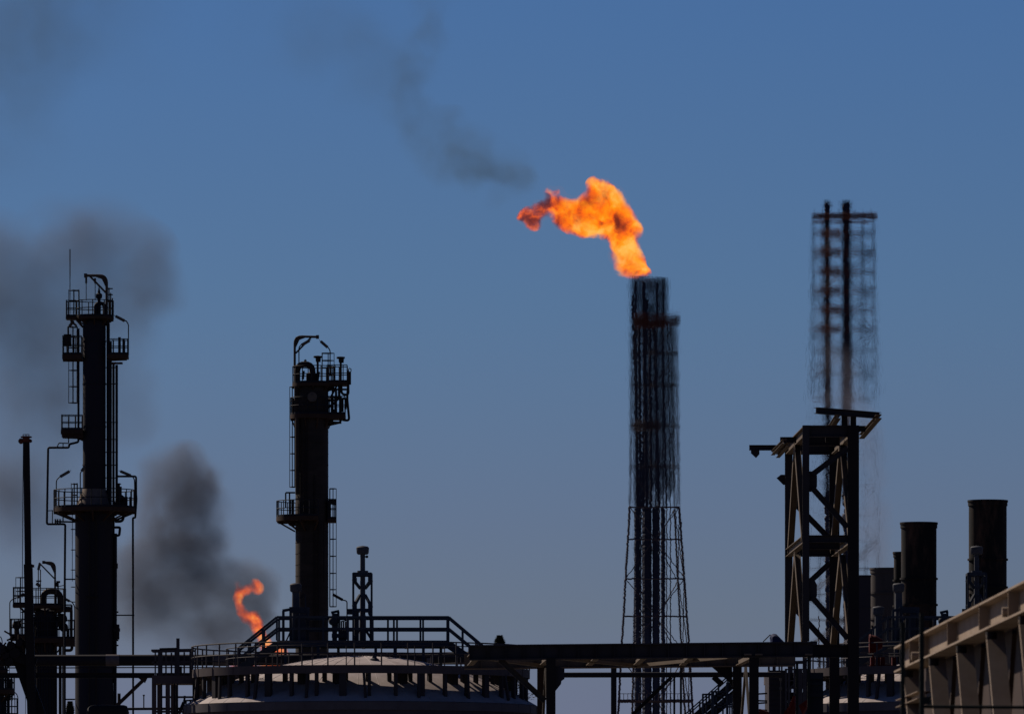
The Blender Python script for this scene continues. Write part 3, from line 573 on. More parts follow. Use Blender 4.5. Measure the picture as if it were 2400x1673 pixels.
# red cone and hose reels on the second tank
mb = MB(); F2 = Fr(414); y = F2.Y
for a, b, r0, r1 in ((2037, 2041, .45, .47), (2041, 2052, .43, .40), (2052, 2068, .40, .20)): mb.path([F2.p(a, 1508), F2.p(b, 1508)], r0, 20, r1)
mb.lathe(F2.x(2046), y, [(.05, F2.z(1572)), (.05, F2.z(1524))], 8)
tag(mb.build('hose_reel', 'signal_red'), 'dark red round reel on a post beside the second tank stairs', 'reel')
mb = MB()
for px in (2040, 2052, 2064, 2090): mb.box(F2.x(px), F2.x(px + 9), y - .5, y + .3, F2.z(1561), F2.z(1540))
mb.box(F2.x(2038), F2.x(2101), y - .3, y + .1, F2.z(1564), F2.z(1558)); tag(mb.build('hose_cabinet', 'signal_red'), 'low row of dark red hose boxes above the second tank walkway', 'hose box')

# ---------------------------------------------------------------- pipe rack and pipelines at the left
F = Fr(480); Y0 = F.Y
pl = thing('pipeline', F.g(300), 'thick black pipeline with grey clamps, crossing in front of both columns', 'pipeline')
mb = MB(); mb.tube(F.p(-60, 1547.5), F.p(780, 1545), 13 * F.m, 20); mb.build('pipe', 'pipe_black', pl)
for a, b in ((248, 280), (503, 534), (1000, 1014)):
    mb = MB(); mb.tube(F.p(a, 1546.6), F.p(b, 1546.5), 13.6 * F.m, 20); mb.build('clamp', 'clamp_grey', pl)
mb = MB(); mb.tube(F.p(780, 1545), F.p(1150, 1543), 13 * F.m, 20); mb.build('pipe', 'pipe_black', pl)
mb = MB()
for px in (-20, 420, 620): mb.beam(F.p(px, 1561), F.p(px, 1577), .3, .5)
mb.build('pipe_shoe', 'black_steel', pl)
tag_c = MB(); tag_c.path([F.p(-60, 1564.5, -.4), F.p(120, 1565, -.4), F.p(300, 1564, -.4), F.p(700, 1564, -.4)], .035, 6)
tag(tag_c.build('cable', 'black_steel'), 'thin black cable strung just under the thick black pipeline', 'cable')
rk = thing('pipe_rack', F.g(200), 'dark steel pipe rack with diagonal brace, under the thick black pipeline', 'pipe rack')
mb = MB(); mb.ibeam(F.p(-60, 1582), F.p(362, 1582), .3, 12 * F.m); mb.build('beam', 'black_steel', rk)
mb = MB(); mb.ibeam(F.p(366, 1582), F.p(760, 1582), .3, 12 * F.m); mb.build('beam', 'black_steel', rk)
mb = MB(); mb.beam(F.p(341, 1588), F.p(250, 1675), .17, .2); mb.plate([F.p(324, 1588, -.1), F.p(346, 1588, -.1), F.p(340, 1600, -.1)], (0, .05, 0)); mb.build('brace', 'rust_brown', rk)
for px in (-10, 410, 640):
    mb = MB(); mb.ibeam(F.p(px, 1588), Vector((F.x(px), Y0, 0)), .3, .3); mb.build('post', 'black_steel', rk)
mb = MB(); mb.tube(F.p(268, 1660, .5), F.p(430, 1659, .5), 3.2 * F.m, 10); tag(mb.build('pipeline', 'pipe_black'), 'slim black pipeline along the bottom edge, behind the diagonal brace', 'pipeline')
mb = MB(); pr = [(.01, 0), (.4, .08), (.65, .3), (.78, .6), (.8, 1.0), (.8, 3.4), (.7, 3.7), (.01, 3.9)]; x0 = F.x(206); zc = F.z(1672)
k0 = len(mb.v); n = 24
for r_, l in pr: mb.v += [Vector((x0 + l * .62, Y0 - 2 + r_ * .55 * math.cos(2 * math.pi * j / n), zc + r_ * .55 * math.sin(2 * math.pi * j / n))) for j in range(n)]
for i in range(len(pr) - 1):
    for j in range(n): a, b = i * n + j, i * n + (j + 1) % n; mb.f.append((a, b, b + n, a + n))
mb.box(x0 + .6, x0 + .8, Y0 - 2.3, Y0 - 1.7, 0, zc - .3); mb.box(x0 + 1.6, x0 + 1.8, Y0 - 2.3, Y0 - 1.7, 0, zc - .3)
tag(mb.build('pressure_vessel', 'black_steel'), 'horizontal round ended vessel at the bottom edge beside the diagonal brace', 'vessel')
mb = MB()
for px, y in ((279, 1624), (337, 1627)):
    mb = MB(); mb.tube(F.p(px, 1660), F.p(px, y), .035 if px == 337 else .09, 6); mb.tube(F.p(px, y + 3), F.p(px, y), .06, 6)
    tag(mb.build('standpipe', 'black_steel'), 'thin upright standpipe right of the diagonal brace' if px == 337 else 'thick short standpipe left of the diagonal brace', 'standpipe')

# ---------------------------------------------------------------- dark conifers glimpsed between the steelwork
def conifer(px, py, Y, w, h, label):
    G = Fr(Y); t = thing('conifer_tree', G.g(px), label, 'tree'); top = G.z(py); rng = random.Random(px)
    mb = MB(); mb.tube((G.x(px), Y, 0), (G.x(px), Y, top - .1), .22, 8, .03); mb.build('trunk', 'bark', t)
    mb = MB()
    for i in range(5000):
        f = rng.random() ** 1.7; z = top - f * h; rr = w * (.015 + .985 * f) * (.55 + .45 * rng.random()) * (1 + .25 * math.sin(f * 34)); a = rng.random() * 6.28
        c = Vector((G.x(px) + rr * math.cos(a), Y + rr * math.sin(a), z)); u = Vector((math.cos(a), math.sin(a), -.5 + rng.random())) * (.10 + .12 * rng.random()); v = Vector((-math.sin(a), math.cos(a), rng.random() - .5)) * .07
        mb.add([c - v, c + u, c + v], [(0, 1, 2)])
    mb.lathe(G.x(px), Y, [(.01, top - .08)] + [(w * .6 * k / 8, top - .08 - h * k / 8) for k in range(1, 9)], 9, False); mb.build('crown', 'needles', t, 180)
conifer(1171, 1490, 560, 2.6, 5, 'dark pointed conifer tip showing just above the left end of the gantry')
conifer(164, 1644, 600, 2.0, 7, 'dark conifer tip at the bottom edge, between two upright pipes left')

# ---------------------------------------------------------------- steel gantry and the frame tower that stands on its right end
A, B, M = Fr(300), Fr(310.5), Fr(305)
g = thing('pipe_gantry', A.g(1500), 'long dark plate girder gantry on paired steel legs with tan side braces', 'gantry')
def stiff(mb, p0, p1, h, w, n):
    for i in range(1, n):
        q = p0 + (p1 - p0) * (i / n); mb.box(q.x - .012, q.x + .012, q.y - w / 2 + .01, q.y + w / 2 - .01, q.z - h / 2 + .05, q.z + h / 2 - .05)
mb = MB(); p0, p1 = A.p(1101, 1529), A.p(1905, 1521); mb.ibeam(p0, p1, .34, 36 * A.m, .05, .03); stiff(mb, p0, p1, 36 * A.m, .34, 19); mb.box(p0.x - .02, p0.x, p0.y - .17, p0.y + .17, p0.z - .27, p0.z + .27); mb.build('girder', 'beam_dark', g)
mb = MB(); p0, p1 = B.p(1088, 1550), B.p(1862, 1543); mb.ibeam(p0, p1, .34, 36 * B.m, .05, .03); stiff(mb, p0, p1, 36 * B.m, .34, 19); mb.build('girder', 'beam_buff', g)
for xa, xb in ((1118, 1102), (1292, 1270), (1400, 1380), (1510, 1490), (1620, 1598), (1767, 1730)):
    mb = MB(); mb.ibeam(A.p(xa, 1530, .2), B.p(xb, 1549, -.2), .22, .34); mb.build('cross_beam', 'beam_buff', g)
mb = MB()
for (a, b) in ((1292, 1490), (1710, 1490), (1118, 1270)): mb.beam(A.p(a, 1538, .3), B.p(b, 1560, -.3), .16, .12)
mb.each('plan_brace', 'beam_buff', g)
for px, w, fr, mt in ((1291, .33, A, 'crane_black'), (1268, .28, B, 'rust_brown'), (1767, .33, A, 'crane_black'), (1728, .32, B, 'crane_black')):
    mb = MB(); mb.ibeam(fr.p(px, 1541 if fr is A else 1562), Vector((fr.x(px), fr.Y, 0)), w, .36, .04); mb.build('leg', mt, g)
for (ta, xa, xb, ya, yb) in ((1279, 1289, 1269, 1575, 1760), (1748, 1763, 1731, 1572, 1760)):
    mb = MB(); mb.beam(M.p(ta, ya - 6), A.p(xa, yb, .3), .16, .09, (1, 0, 0)); mb.beam(M.p(ta, ya - 6, .3), B.p(xb, yb, -.3), .16, .09, (1, 0, 0)); mb.each('side_brace', 'davit_grey', g)
mb = MB(); mb.ibeam(A.p(1172, 1545, .1), A.p(1277, 1641, .1), .2, .2); mb.build('knee_brace', 'davit_grey', g)
mb = MB(); mb.plate([A.p(1302, 1560, -.01), A.p(1323, 1566, -.01), A.p(1323, 1590, -.01), A.p(1316, 1595, -.01), A.p(1315, 1602, -.01), A.p(1302, 1618, -.01)], (0, .03, 0)); mb.build('gusset', 'beam_dark', g)
mb = MB(); mb.plate([B.p(1668, 1562), B.p(1716, 1562), B.p(1716, 1612), B.p(1712, 1600)], (0, .04, 0)); mb.build('gusset', 'crane_black', g)
mb = MB(); mb.ibeam(B.p(1672, 1585), B.p(1693, 1604), .2, .2); mb.build('knee_brace', 'crane_black', g)
mb = MB(); mb.plate([A.p(1172, 1540, .3), A.p(1196, 1537, .3), A.p(1206, 1534, .3), A.p(1186, 1552, .3)], (0, .04, 0)); mb.plate([B.p(1905, 1566), B.p(1970, 1562), B.p(1962, 1598), B.p(1945, 1596)], (0, .05, 0)); mb.each('gusset', 'beam_buff', g)
for px, yt in ((1867, 1553), (1894, 1538)):
    mb = MB(); mb.beam(A.p(px, yt, -.5), Vector((A.x(px), A.Y - .5, 0)), .09, .09); mb.build('stanchion', 'fence_green', g)
for px, y in ((1750, 1528), (1776, 1530), (1893, 1535)):
    mb = MB(); mb.box(A.x(px) - .1, A.x(px) + .16, A.Y - .45, A.Y - .18, A.z(1532) - .05, A.z(1532)); mb.build('bracket', 'beam_buff', g)

t = thing('frame_tower', A.g(1930), 'two storey steel frame tower with tan braces and cantilevered top beams on the gantry', 'steel frame')
for px, w, fr, top, mt, bot in ((1888.7, .235, A, 997, 'beam_dark', 1502), (2000, .39, A, 997, 'crane_black', None), (1848.5, .27, B, 1039, 'beam_dark', 1525), (1955.5, .36, B, 1039, 'crane_black', None)):
    mb = MB(); a = fr.p(px, top); mb.ibeam(a, Vector((a.x, a.y, 0 if bot is None else fr.z(bot))), w, .34, .035); mb.build('column', mt, t)
def xb(name, mt, fr, x0, x1, y0, y1, w=.24, par=None):
    mb = MB(); ym = (y0 + y1) / 2; mb.ibeam(fr.p(x0, ym), fr.p(x1, ym), w, abs(y1 - y0) * fr.m); return mb.build(name, mt, par or t)
for fr, xl, xr, k in ((A, 1896.6, 1986.8, 0), (M, 1877, 1968, 20.5), (B, 1857.2, 1944, 41)):
    xb('beam', 'beam_dark', fr, xl, xr, 997 + k, 1024 + k)
    xb('beam', 'beam_dark', fr, xl, xr, 1254 + k * .8, 1271 + k * .8)
for (xa, xb_) in ((1888.7, 1848.5), (2000, 1955.5)):
    for ya, yb, h in ((1012, 1053, .38), (1263, 1296, .28)):
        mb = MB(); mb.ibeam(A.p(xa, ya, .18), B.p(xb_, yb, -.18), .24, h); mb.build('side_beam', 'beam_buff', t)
xb('beam', 'crane_black', A, 1905, 1986.8, 1510, 1540)
# K braces of the front and back faces
for fr, xn, xr, yn, yu, yd, up in ((A, 1897, 1986, 1128, 1050, 1236, True), (A, 1897, 1987, 1384, 1300, 1496, False), (B, 1857, 1944, 1165, 1090, 1262, False), (B, 1857, 1944, 1410, 1320, 1515, True)):
    mb = MB(); s = fr.m / A.m
    mb.plate([fr.p(xn, yn - 24), fr.p(xn + 13, yn - 24), fr.p(xn + 18, yn - 14), fr.p(xn + 18, yn + 12), fr.p(xn + 10, yn + 24), fr.p(xn, yn + 24)], (0, .03, 0)); mb.build('gusset', 'beam_dark', t)
    if up: mb = MB(); mb.ibeam(fr.p(xn + 7, yn - 16, -.1), fr.p(xr, yu, -.1), .16, 13 * fr.m); mb.build('brace', 'beam_dark', t)
    mb = MB(); mb.ibeam(fr.p(xn + 7, yn + 16, -.1), fr.p(xr, yd, -.1), .16, 13 * fr.m); mb.build('brace', 'beam_dark', t)
# inverted V braces of the two side faces, broad flanges to the sun
for ya, y1, y2 in ((1056, 1262, 1290), (1312, 1505, 1512)):
    for xm, xf, xk in ((1868, 1886, 1852), (1974, 1996, 1952)):
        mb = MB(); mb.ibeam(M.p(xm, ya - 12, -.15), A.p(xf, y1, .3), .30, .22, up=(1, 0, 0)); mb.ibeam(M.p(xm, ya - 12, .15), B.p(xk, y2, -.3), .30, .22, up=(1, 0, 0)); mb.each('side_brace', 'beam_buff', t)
# cantilevers: trolley beam at the left, lifting frame above the right
mb = MB(); mb.ibeam(B.p(1756, 1049), B.p(1858, 1049), .22, .19); o = mb.build('trolley_beam', 'beam_dark', t)
mb = MB(); mb.plate([B.p(1760, 1055), B.p(1780, 1055), B.p(1780, 1064), B.p(1772, 1073), B.p(1760, 1062)], (0, .04, 0)); mb.build('lifting_lug', 'beam_dark', o)
mb = MB(); mb.plate([B.p(1840, 1112), B.p(1830, 1112), B.p(1820, 1120), B.p(1836, 1136), B.p(1840, 1136)], (0, .04, 0)); mb.build('lifting_lug', 'beam_dark', t)
mb = MB(); mb.ibeam(M.p(1830, 1028, .8), M.p(1876, 1028, .8), .24, .21); mb.build('trolley_beam', 'beam_dark', t)
mb = MB(); mb.ibeam(M.p(1836, 1036, -.3), B.p(1812, 1060, .6), .14, .14); mb.ibeam(M.p(1848, 1042, -.3), B.p(1824, 1066, .6), .14, .14)
for k in range(2): mb.beam(M.p(1834 - k * 6, 1031 + k * 5.5, k * 1.2), M.p(1844 - k * 6, 1031 + k * 5.5, k * 1.2), .1, .1)
mb.build('stair_bracket', 'beam_buff', t)
mb = MB(); mb.ibeam(A.p(1910, 966, -1), A.p(2062, 972, .4), .26, .215); o = mb.build('lifting_beam', 'beam_dark', t)
mb = MB(); mb.ibeam(A.p(1944, 990, 3), A.p(2048, 991, 3.4), .24, .2); mb.build('lifting_beam', 'beam_dark', t)
for xa, xk in ((1962, 1948), (2058, 2034)):
    mb = MB(); mb.ibeam(A.p(xa, 979, -.8), A.p(xk, 1001, 5.5), .2, .15); mb.build('side_beam', 'beam_buff', t)
mb = MB(); mb.beam(A.p(1979, 997), A.p(1979, 974), .2, .2); mb.beam(A.p(2000, 997), A.p(2000, 975), .2, .2); mb.beam(A.p(1949, 1020, 4), A.p(1949, 990, 4), .14, .2); mb.plate([A.p(2013, 1000), A.p(2026, 1000), A.p(2013, 1014)], (0, .04, 0)); mb.each('stub_post', 'crane_black', t)

mb = MB(); G = Fr(301); pts = [(1806, 1502), (1804, 1492), (1806, 1485), (1812, 1482), (1819, 1483), (1824, 1488), (1831, 1495), (1838, 1502)]
for i, (k, y) in enumerate(((.7, -.5), (1, -.2), (1, .2), (.7, .5))): mb.v += [Vector((G.x(1820) + (G.x(px) - G.x(1820)) * k, G.Y + y, A.z(1502.5) + (A.z(py) - A.z(1502.5)) * k)) for px, py in pts]
for i in range(3):
    for j in range(7): a = i * 8 + j; mb.f.append((a, a + 1, a + 9, a + 8))
mb.f += [tuple(range(8)), tuple(reversed(range(24, 32)))] + [(i * 8, (i + 1) * 8, (i + 1) * 8 + 7, i * 8 + 7) for i in range(3)]
tp = thing('tarpaulin_bundle', A.p(1820, 1502.5), 'blue tarpaulin bundle with a rope, lying on the gantry beside the frame tower', 'bundle'); mb.build('cover', 'tarp_blue', tp)
mb = MB(); mb.tube(G.p(1805, 1487), A.p(1789, 1502.5), .02, 5); mb.build('rope', 'black_steel', tp)
mb = MB(); mb.box(A.x(1903), A.x(1919), A.Y + 1.5, A.Y + 2, A.z(1512), A.z(1498)); mb.box(A.x(1905), A.x(1917), A.Y + 1.45, A.Y + 1.5, A.z(1509), A.z(1501)); tag(mb.build('junction_box', 'vent_grey'), 'small grey junction box on the gantry between the frame tower legs', 'junction box')

# ---------------------------------------------------------------- steelwork seen beneath the gantry
G = Fr(335)
r2 = thing('pipe_rack', G.g(1440), 'dark pipe rack with one slim post, seen beneath the long gantry girder', 'pipe rack')
mb = MB(); mb.tube(G.p(1304, 1581), G.p(1830, 1580), 6.2 * G.m, 14); mb.build('pipe', 'pipe_black', r2)
mb = MB(); mb.ibeam(G.p(1438.5, 1556), Vector((G.x(1438.5), G.Y, 0)), .22, .22); mb.build('post', 'pipe_black', r2)
mb = MB(); mb.ibeam(G.p(1573, 1587, -.4), G.p(1462, 1694, -.4), .12, .14); mb.build('brace', 'black_steel', r2)
for px, w, y in ((1580, .08, 1587), (1595.5, .085, 1556)):
    mb = MB(); mb.beam(G.p(px, y, -.3), Vector((G.x(px), G.Y - .3, 0)), w, w); mb.build('post', 'black_steel', r2)
G = Fr(350)
st = thing('access_stair', G.g(1680), 'dark access stair with blue railed landing, rising beneath the gantry right end', 'stair')
mb = MB()
for d in (-.6, .6): mb.beam(G.p(1600, 1706, d), G.p(1722, 1598, d), .06, .3)
for i in range(24):
    f = (i + .5) / 24; q = G.p(1600 + 122 * f, 1706 - 108 * f); mb.box(q.x - .16, q.x + .16, q.y - .6, q.y + .6, q.z - .03, q.z + .02)
mb.plate([G.p(1606, 1712, .62), G.p(1722, 1612, .62), G.p(1722, 1640, .62), G.p(1636, 1712, .62)], (0, .05, 0)); mb.build('flight', 'pipe_black', st)
mb = MB()
for d in (-.6, .6):
    for o in (0, 7): mb.tube(G.p(1600, 1678 + o, d), G.p(1722, 1570 + o, d), .025, 6)
    for px in (1618, 1640, 1662, 1684, 1706): mb.tube(G.p(px, 1690 - (px - 1618) * .885, d), G.p(px, 1662 - (px - 1618) * .885, d), .025, 6)
mb.build('handrail', 'bridge_blue', st)
mb = MB()
for px, w, y in ((1646, .08, 1627), (1654, .07, 1628), (1669, .14, 1620), (1677, .07, 1622), (1693, .07, 1622), (1703, .1, 1600), (1709, .06, 1628), (1714, .06, 1628)): mb.beam(G.p(px, y, -1), Vector((G.x(px), G.Y - 1, 0)), w, w)
for a, b, y in ((1645, 1667, 1628), (1667, 1704, 1622), (1667, 1704, 1631), (1645, 1704, 1650), (1703, 1718, 1652), (1703, 1718, 1657), (1676, 1704, 1657)): mb.beam(G.p(a, y, -1), G.p(b, y, -1), .07, .07)
mb.build('landing', 'bridge_blue', st)
G = Fr(385)
e = thing('equipment_building', G.g(1850), 'mauve open steel process building with stacked dark floors, behind the frame tower foot', 'building')
mb = MB(); mb.box(G.x(1802), G.x(1840), G.Y, G.Y + 6, 0, G.z(1570))
for k in range(9): mb.box(G.x(1802), G.x(1840), G.Y - .03, G.Y, G.z(1580 + k * 12), G.z(1580.8 + k * 12))
mb.build('wall', 'mauve_dark', e)
mb = MB(); mb.box(G.x(1840), G.x(1930), G.Y + .2, G.Y + 6, G.z(1590), G.z(1575)); mb.box(G.x(1840), G.x(1930), G.Y + .2, G.Y + 6, G.z(1604), G.z(1598)); mb.box(G.x(1840), G.x(1930), G.Y + .2, G.Y + 6, G.z(1632), G.z(1621)); mb.box(G.x(1895), G.x(1930), G.Y + .3, G.Y + 6, 0, G.z(1590)); mb.box(G.x(1840), G.x(1890), G.Y + .3, G.Y + 6, 0, G.z(1646)); mb.each('floor', 'navy_steel', e)
mb = MB()
for px in (1842, 1849, 1862, 1866, 1873, 1878, 1884, 1889, 1893): mb.beam(G.p(px, 1566), Vector((G.x(px), G.Y, 0)), .1, .1)
for y in (1568, 1594, 1612, 1640, 1650): mb.beam(G.p(1840, y), G.p(1896, y), .05, .06)
mb.beam(G.p(1842, 1622), G.p(1862, 1600), .06, .06); mb.beam(G.p(1866, 1620), G.p(1880, 1604), .06, .06); mb.build('frame', 'rail_grey', e)
mb = MB()
for y in (1592, 1613): mb.tube(G.p(1829, y + 8, -.4), G.p(1829, y, -.4), .03, 6); mb.beam(G.p(1826, y, -.4), G.p(1832, y, -.4), .14, .12)
mb.beam(G.p(1829, 1700, -.4), G.p(1829, 1592, -.4), .05, .05); mb.build('lamp', 'lamp_grey', e)
G = Fr(370)
for y, k in ((1619, 1.5), (1637, -1), (1641, 1.5), (1659, -1)):
    mb = MB(); mb.tube(G.p(1779, y + k, 3), G.p(1803, y, 3), .04, 6); tag(mb.build('cable', 'black_steel'), 'slack black cable between gantry leg and the mauve building', 'cable', 'cables behind the gantry leg')
for pts, lb in (([(1834, 1690), (1838, 1668), (1848, 1655), (1851, 1645), (1861, 1630), (1865, 1690)], 'tall pointed red steel plate at the bottom edge, in front of the mauve building'), ([(1872, 1652), (1892, 1638), (1888, 1658), (1880, 1672)], 'small tilted red steel plate left of the second tank'), ([(1776, 1690), (1779, 1660), (1800, 1668), (1814, 1690)], 'low sloping red steel plate behind the black gantry leg')):
    mb = MB(); q = [G.p(x, y, 0) for x, y in pts]; mb.plate(q, (.1, .35, 0)); mb.beam(q[0] + Vector((.1, -.05, 0)), q[-2] + Vector((0, -.05, 0)), .05, .08)
    tag(mb.build('painted_plate', 'signal_red'), lb, 'steel plate', 'red steel plates')

# ---------------------------------------------------------------- chimneys at the right
def chimney(Y, px, r, top, rings, mt, label, lip=True):
    G = Fr(Y); x, m = G.x(px), G.m; c = thing('chimney', (x, Y, 0), label, 'chimney', 'round steel chimneys'); R0 = r * m
    mb = MB(); zt = G.z(top)
    mb.lathe(x, Y, [(R0, 0), (R0, zt), (R0 - .08, zt), (R0 - .08, zt - 6)], 48, False); mb.build('shaft', mt, c)
    mb = MB(); mb.sector(x, Y, R0 - .02, R0 + .10, zt - .12, zt + .03, n=48); mb.sector(x, Y, R0 - .01, R0 + .06, zt - .4, zt - .12, n=48); mb.build('rim', mt, c)
    for y in rings:
        mb = MB(); mb.sector(x, Y, R0 - .02, R0 + .1, G.z(y) - .07, G.z(y) + .07, n=48); mb.build('flange', mt, c)
    mb = MB()
    for k in range(3): a = R(200 + 60 * k); mb.beam((x + R0 * math.cos(a), Y + R0 * math.sin(a), G.z(rings[-1] + 18)), (x + (R0 + .12) * math.cos(a), Y + (R0 + .12) * math.sin(a), G.z(rings[-1] + 18)), .2, .2)
    mb.each('lug', mt, c); return c
chimney(640, 2153.5, 41.5, 1225, (1356, 1417), 'stack_rust', 'wide rusty black chimney, second tallest, with streaked shaft')
chimney(640, 2315, 44.5, 1173, (1311, 1376), 'stack_rust', 'tallest wide rusty black chimney, standing apart from the others')
chimney(670, 2118, 23, 1294, (1360, 1420), 'stack_rust', 'narrow dark chimney tucked behind the second tallest rusty one')
chimney(700, 2083, 42, 1332, (1390, 1450), 'stack_grey', 'pale grey lower chimney with a sunlit edge, right of the frame tower')
G = Fr(690); mb = MB(); mb.box(G.x(1985), G.x(2041), 690, 694, 0, G.z(1347)); mb.box(G.x(1984), G.x(2042), 689.95, 694.05, G.z(1351), G.z(1349)); mb.box(G.x(1984), G.x(2042), 689.95, 694.05, G.z(1424), G.z(1422)); tag(mb.build('flue_duct', 'block_grey'), 'square grey flue duct between frame tower and pale grey chimney', 'duct')

# ---------------------------------------------------------------- cream lattice girder close to the camera, and the fence before it
P0, P1 = Vector((4.235, 92, 0)), Vector((4.80, 70, 0)); D = (P1 - P0).normalized(); N = Vector((D.y, -D.x, 0)); ztop, hb = 5.33, .275
if N.x > 0: N = -N
gd = thing('lattice_girder', P0, 'cream lattice girder out of focus, sloping up across the lower corner behind green posts', 'girder')
L = (P1 - P0).length; up = lambda s, z, o=0: P0 + D * s + N * o + Z * z
mb = MB(); mb.ibeam(up(0, ztop - hb / 2), up(L, ztop - hb / 2), .235, hb, .02, .014); mb.build('top_chord', 'girder_cream', gd)
for s in (2.2, 3.6, 7.4, 11.3, 14.6, 18):
    mb = MB(); mb.beam(up(s, ztop - hb + .022, .06), up(s, ztop - .022, .06), .10, .02, D); mb.build('stiffener', 'girder_cream', gd)
mb = MB(); mb.ibeam(up(0, 4.72, .02), up(3.2, 4.72, .02), .16, .08); mb.build('bottom_chord', 'girder_cream', gd)
for i in range(6):
    s = .6 + i * 3.6
    mb = MB(); mb.beam(up(s + .4, ztop - hb, 0), up(s + 2.6, 3.0, 0), .06, .17, N); mb.build('lacing_bar', 'girder_cream', gd)
    mb = MB(); mb.beam(up(s + 3.9, ztop - hb, -.28), up(s + 2.2, 3.0, -.28), .06, .22, N); mb.build('lacing_bar', 'rust_brown', gd)
    mb = MB(); q = up(s + .75, ztop - hb - .09, .06); mb.tube(q, q + Z * .07, .05, 10); mb.build('bolt', 'crane_black', gd)
mb = MB(); mb.beam(up(0, 4.25, -.22), up(L, 4.25, -.22), .02, 1.75, Z); mb.build('backing_plate', 'rust_brown', gd)
mb = MB(); mb.ibeam(up(0, ztop - hb / 2, -.75), up(L, ztop - hb / 2, -.75), .26, hb); mb.build('top_chord', 'girder_cream', gd)
for s in (2.9, 14.3):
    mb = MB(); q = up(s, ztop - hb * .72, .02); mb.tube(q, q + N * .12, .045, 12); mb.build('bolt', 'girder_cream', gd)
for s in (1, 12, 20):
    for o in (0, -.75):
        mb = MB(); mb.beam(up(s, 0, o), up(s, 3.4, o), .2, .2); mb.build('leg', 'girder_cream', gd)
G = Fr(68)
fe = thing('fence', G.g(2200), 'dark green tubular fence posts with one rail, in front of the cream girder', 'fence')
for px, top, w in ((2116, 1458, 10), (2160.5, 1436, 10), (2466, 1436, 10)):
    mb = MB(); mb.box(G.x(px) - w * G.m / 2, G.x(px) + w * G.m / 2, G.Y - .017, G.Y + .017, 0, G.z(top)); mb.build('post', 'fence_green', fe)
mb = MB(); mb.tube(G.p(2160, 1655), G.p(2466, 1657), .014, 10); mb.build('rail', 'fence_green', fe)
mb = MB(); mb.tube(G.p(2116, 1762), G.p(2466, 1764), .014, 10); mb.build('rail', 'fence_green', fe)
mb = MB(); mb.box(G.x(2156), G.x(2180), G.Y - .03, G.Y - .017, G.z(1650), G.z(1632)); mb.build('clamp', 'fence_green', fe)

# ---------------------------------------------------------------- flare towers, their outlines broken up by the hot air round them
rng = random.Random(11)
def ripple(mb, G, a, b, r, amp, d=0, n=6, seg=1.7):
    """bar from picture point a to b whose axis wanders by amp(py) picture units"""
    a, b = Vector(a), Vector(b); L = (b - a).length; k = max(2, int(L / seg)); sd = rng.random() * 99; pts = []; per = Vector((-(b - a).y, (b - a).x)).normalized(); w = 0
    for i in range(k + 1):
        q = a + (b - a) * (i / k); A_ = amp(q.y); w = .35 * w + rng.uniform(-1, 1)
        o = A_ * (.35 * noise.noise((i * seg / 9, sd, 0)) + .6 * w); q = q + per * o; pts.append(G.p(q.x, q.y, d))
    mb.path(pts, r * G.m, n)
def strokes(mb, G, a, b, n, spread, d=0, r=.34, lo=10, hi=38, f=6.5):
    """bar broken by hot air into short fine strands scattered round its axis; n strands deep, spread(py) picture units wide"""
    a, b = Vector(a), Vector(b); L = (b - a).length; u = (b - a).normalized(); per = Vector((-u.y, u.x)); n *= f; r /= f ** .93; lo *= .7; hi *= .6
    for i in range(int(n * L / ((lo + hi) / 2)) + 1):
        l = rng.uniform(lo, hi); t0 = rng.uniform(-4, L - l * .5); q = a + u * t0; s = spread(q.y); o = rng.gauss(0, s)
        p0 = q + per * o; p1 = q + u * min(l, L + 4 - t0) + per * (o + rng.gauss(0, s * .22)); mb.path([G.p(p0.x, p0.y, d), G.p(p1.x, p1.y, d)], r * G.m, 3)
lerp = lambda x, t: t[0][1] if x <= t[0][0] else t[-1][1] if x >= t[-1][0] else next(p[1] + (q[1] - p[1]) * (x - p[0]) / (q[0] - p[0]) for p, q in zip(t, t[1:]) if p[0] <= x <= q[0])
G = Fr(1240)
f1 = thing('flare_tower', G.g(1530), 'tall lattice flare tower with thick risers, burning at its top, outline rippled by heat', 'flare tower')
am = lambda y: lerp(y, [(650, 4.2), (760, 4.5), (1000, 3.8), (1180, 2.4), (1350, 1.6), (1673, 1.3)])
GB = 2272
for x, r, top, xt in ((1493.5, 6.6, 655, 1490), (1516, 10.2, 655, 1509), (1536.5, 7.2, 657, 1540), (1554, 4.6, 658, 1555)):
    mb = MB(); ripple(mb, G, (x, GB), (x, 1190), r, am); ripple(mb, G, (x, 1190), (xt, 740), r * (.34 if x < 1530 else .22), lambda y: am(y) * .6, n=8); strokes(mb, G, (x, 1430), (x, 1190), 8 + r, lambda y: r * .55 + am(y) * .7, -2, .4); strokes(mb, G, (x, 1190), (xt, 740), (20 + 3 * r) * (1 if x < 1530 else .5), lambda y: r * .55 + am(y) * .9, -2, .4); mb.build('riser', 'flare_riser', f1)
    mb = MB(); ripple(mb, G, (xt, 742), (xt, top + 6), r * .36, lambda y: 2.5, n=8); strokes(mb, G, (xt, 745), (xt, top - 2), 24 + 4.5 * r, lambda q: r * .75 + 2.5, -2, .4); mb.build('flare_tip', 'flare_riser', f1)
mb = MB()
for x, xt, top, r in ((1572, 1566, 750, 1.3), (1502, 1499, 760, 3), (1526, 1524, 760, 3), (1545, 1534, 760, 3.2), (1563, 1552, 760, 2), (1508, 1515, 700, 4), (1498, 1484, 690, 3)):
    ripple(mb, G, (x, GB), (x, 1190), r * (.6 if r > 1.5 else 1), am, 2); ripple(mb, G, (x, 1190), (xt, top), r, am, 2)
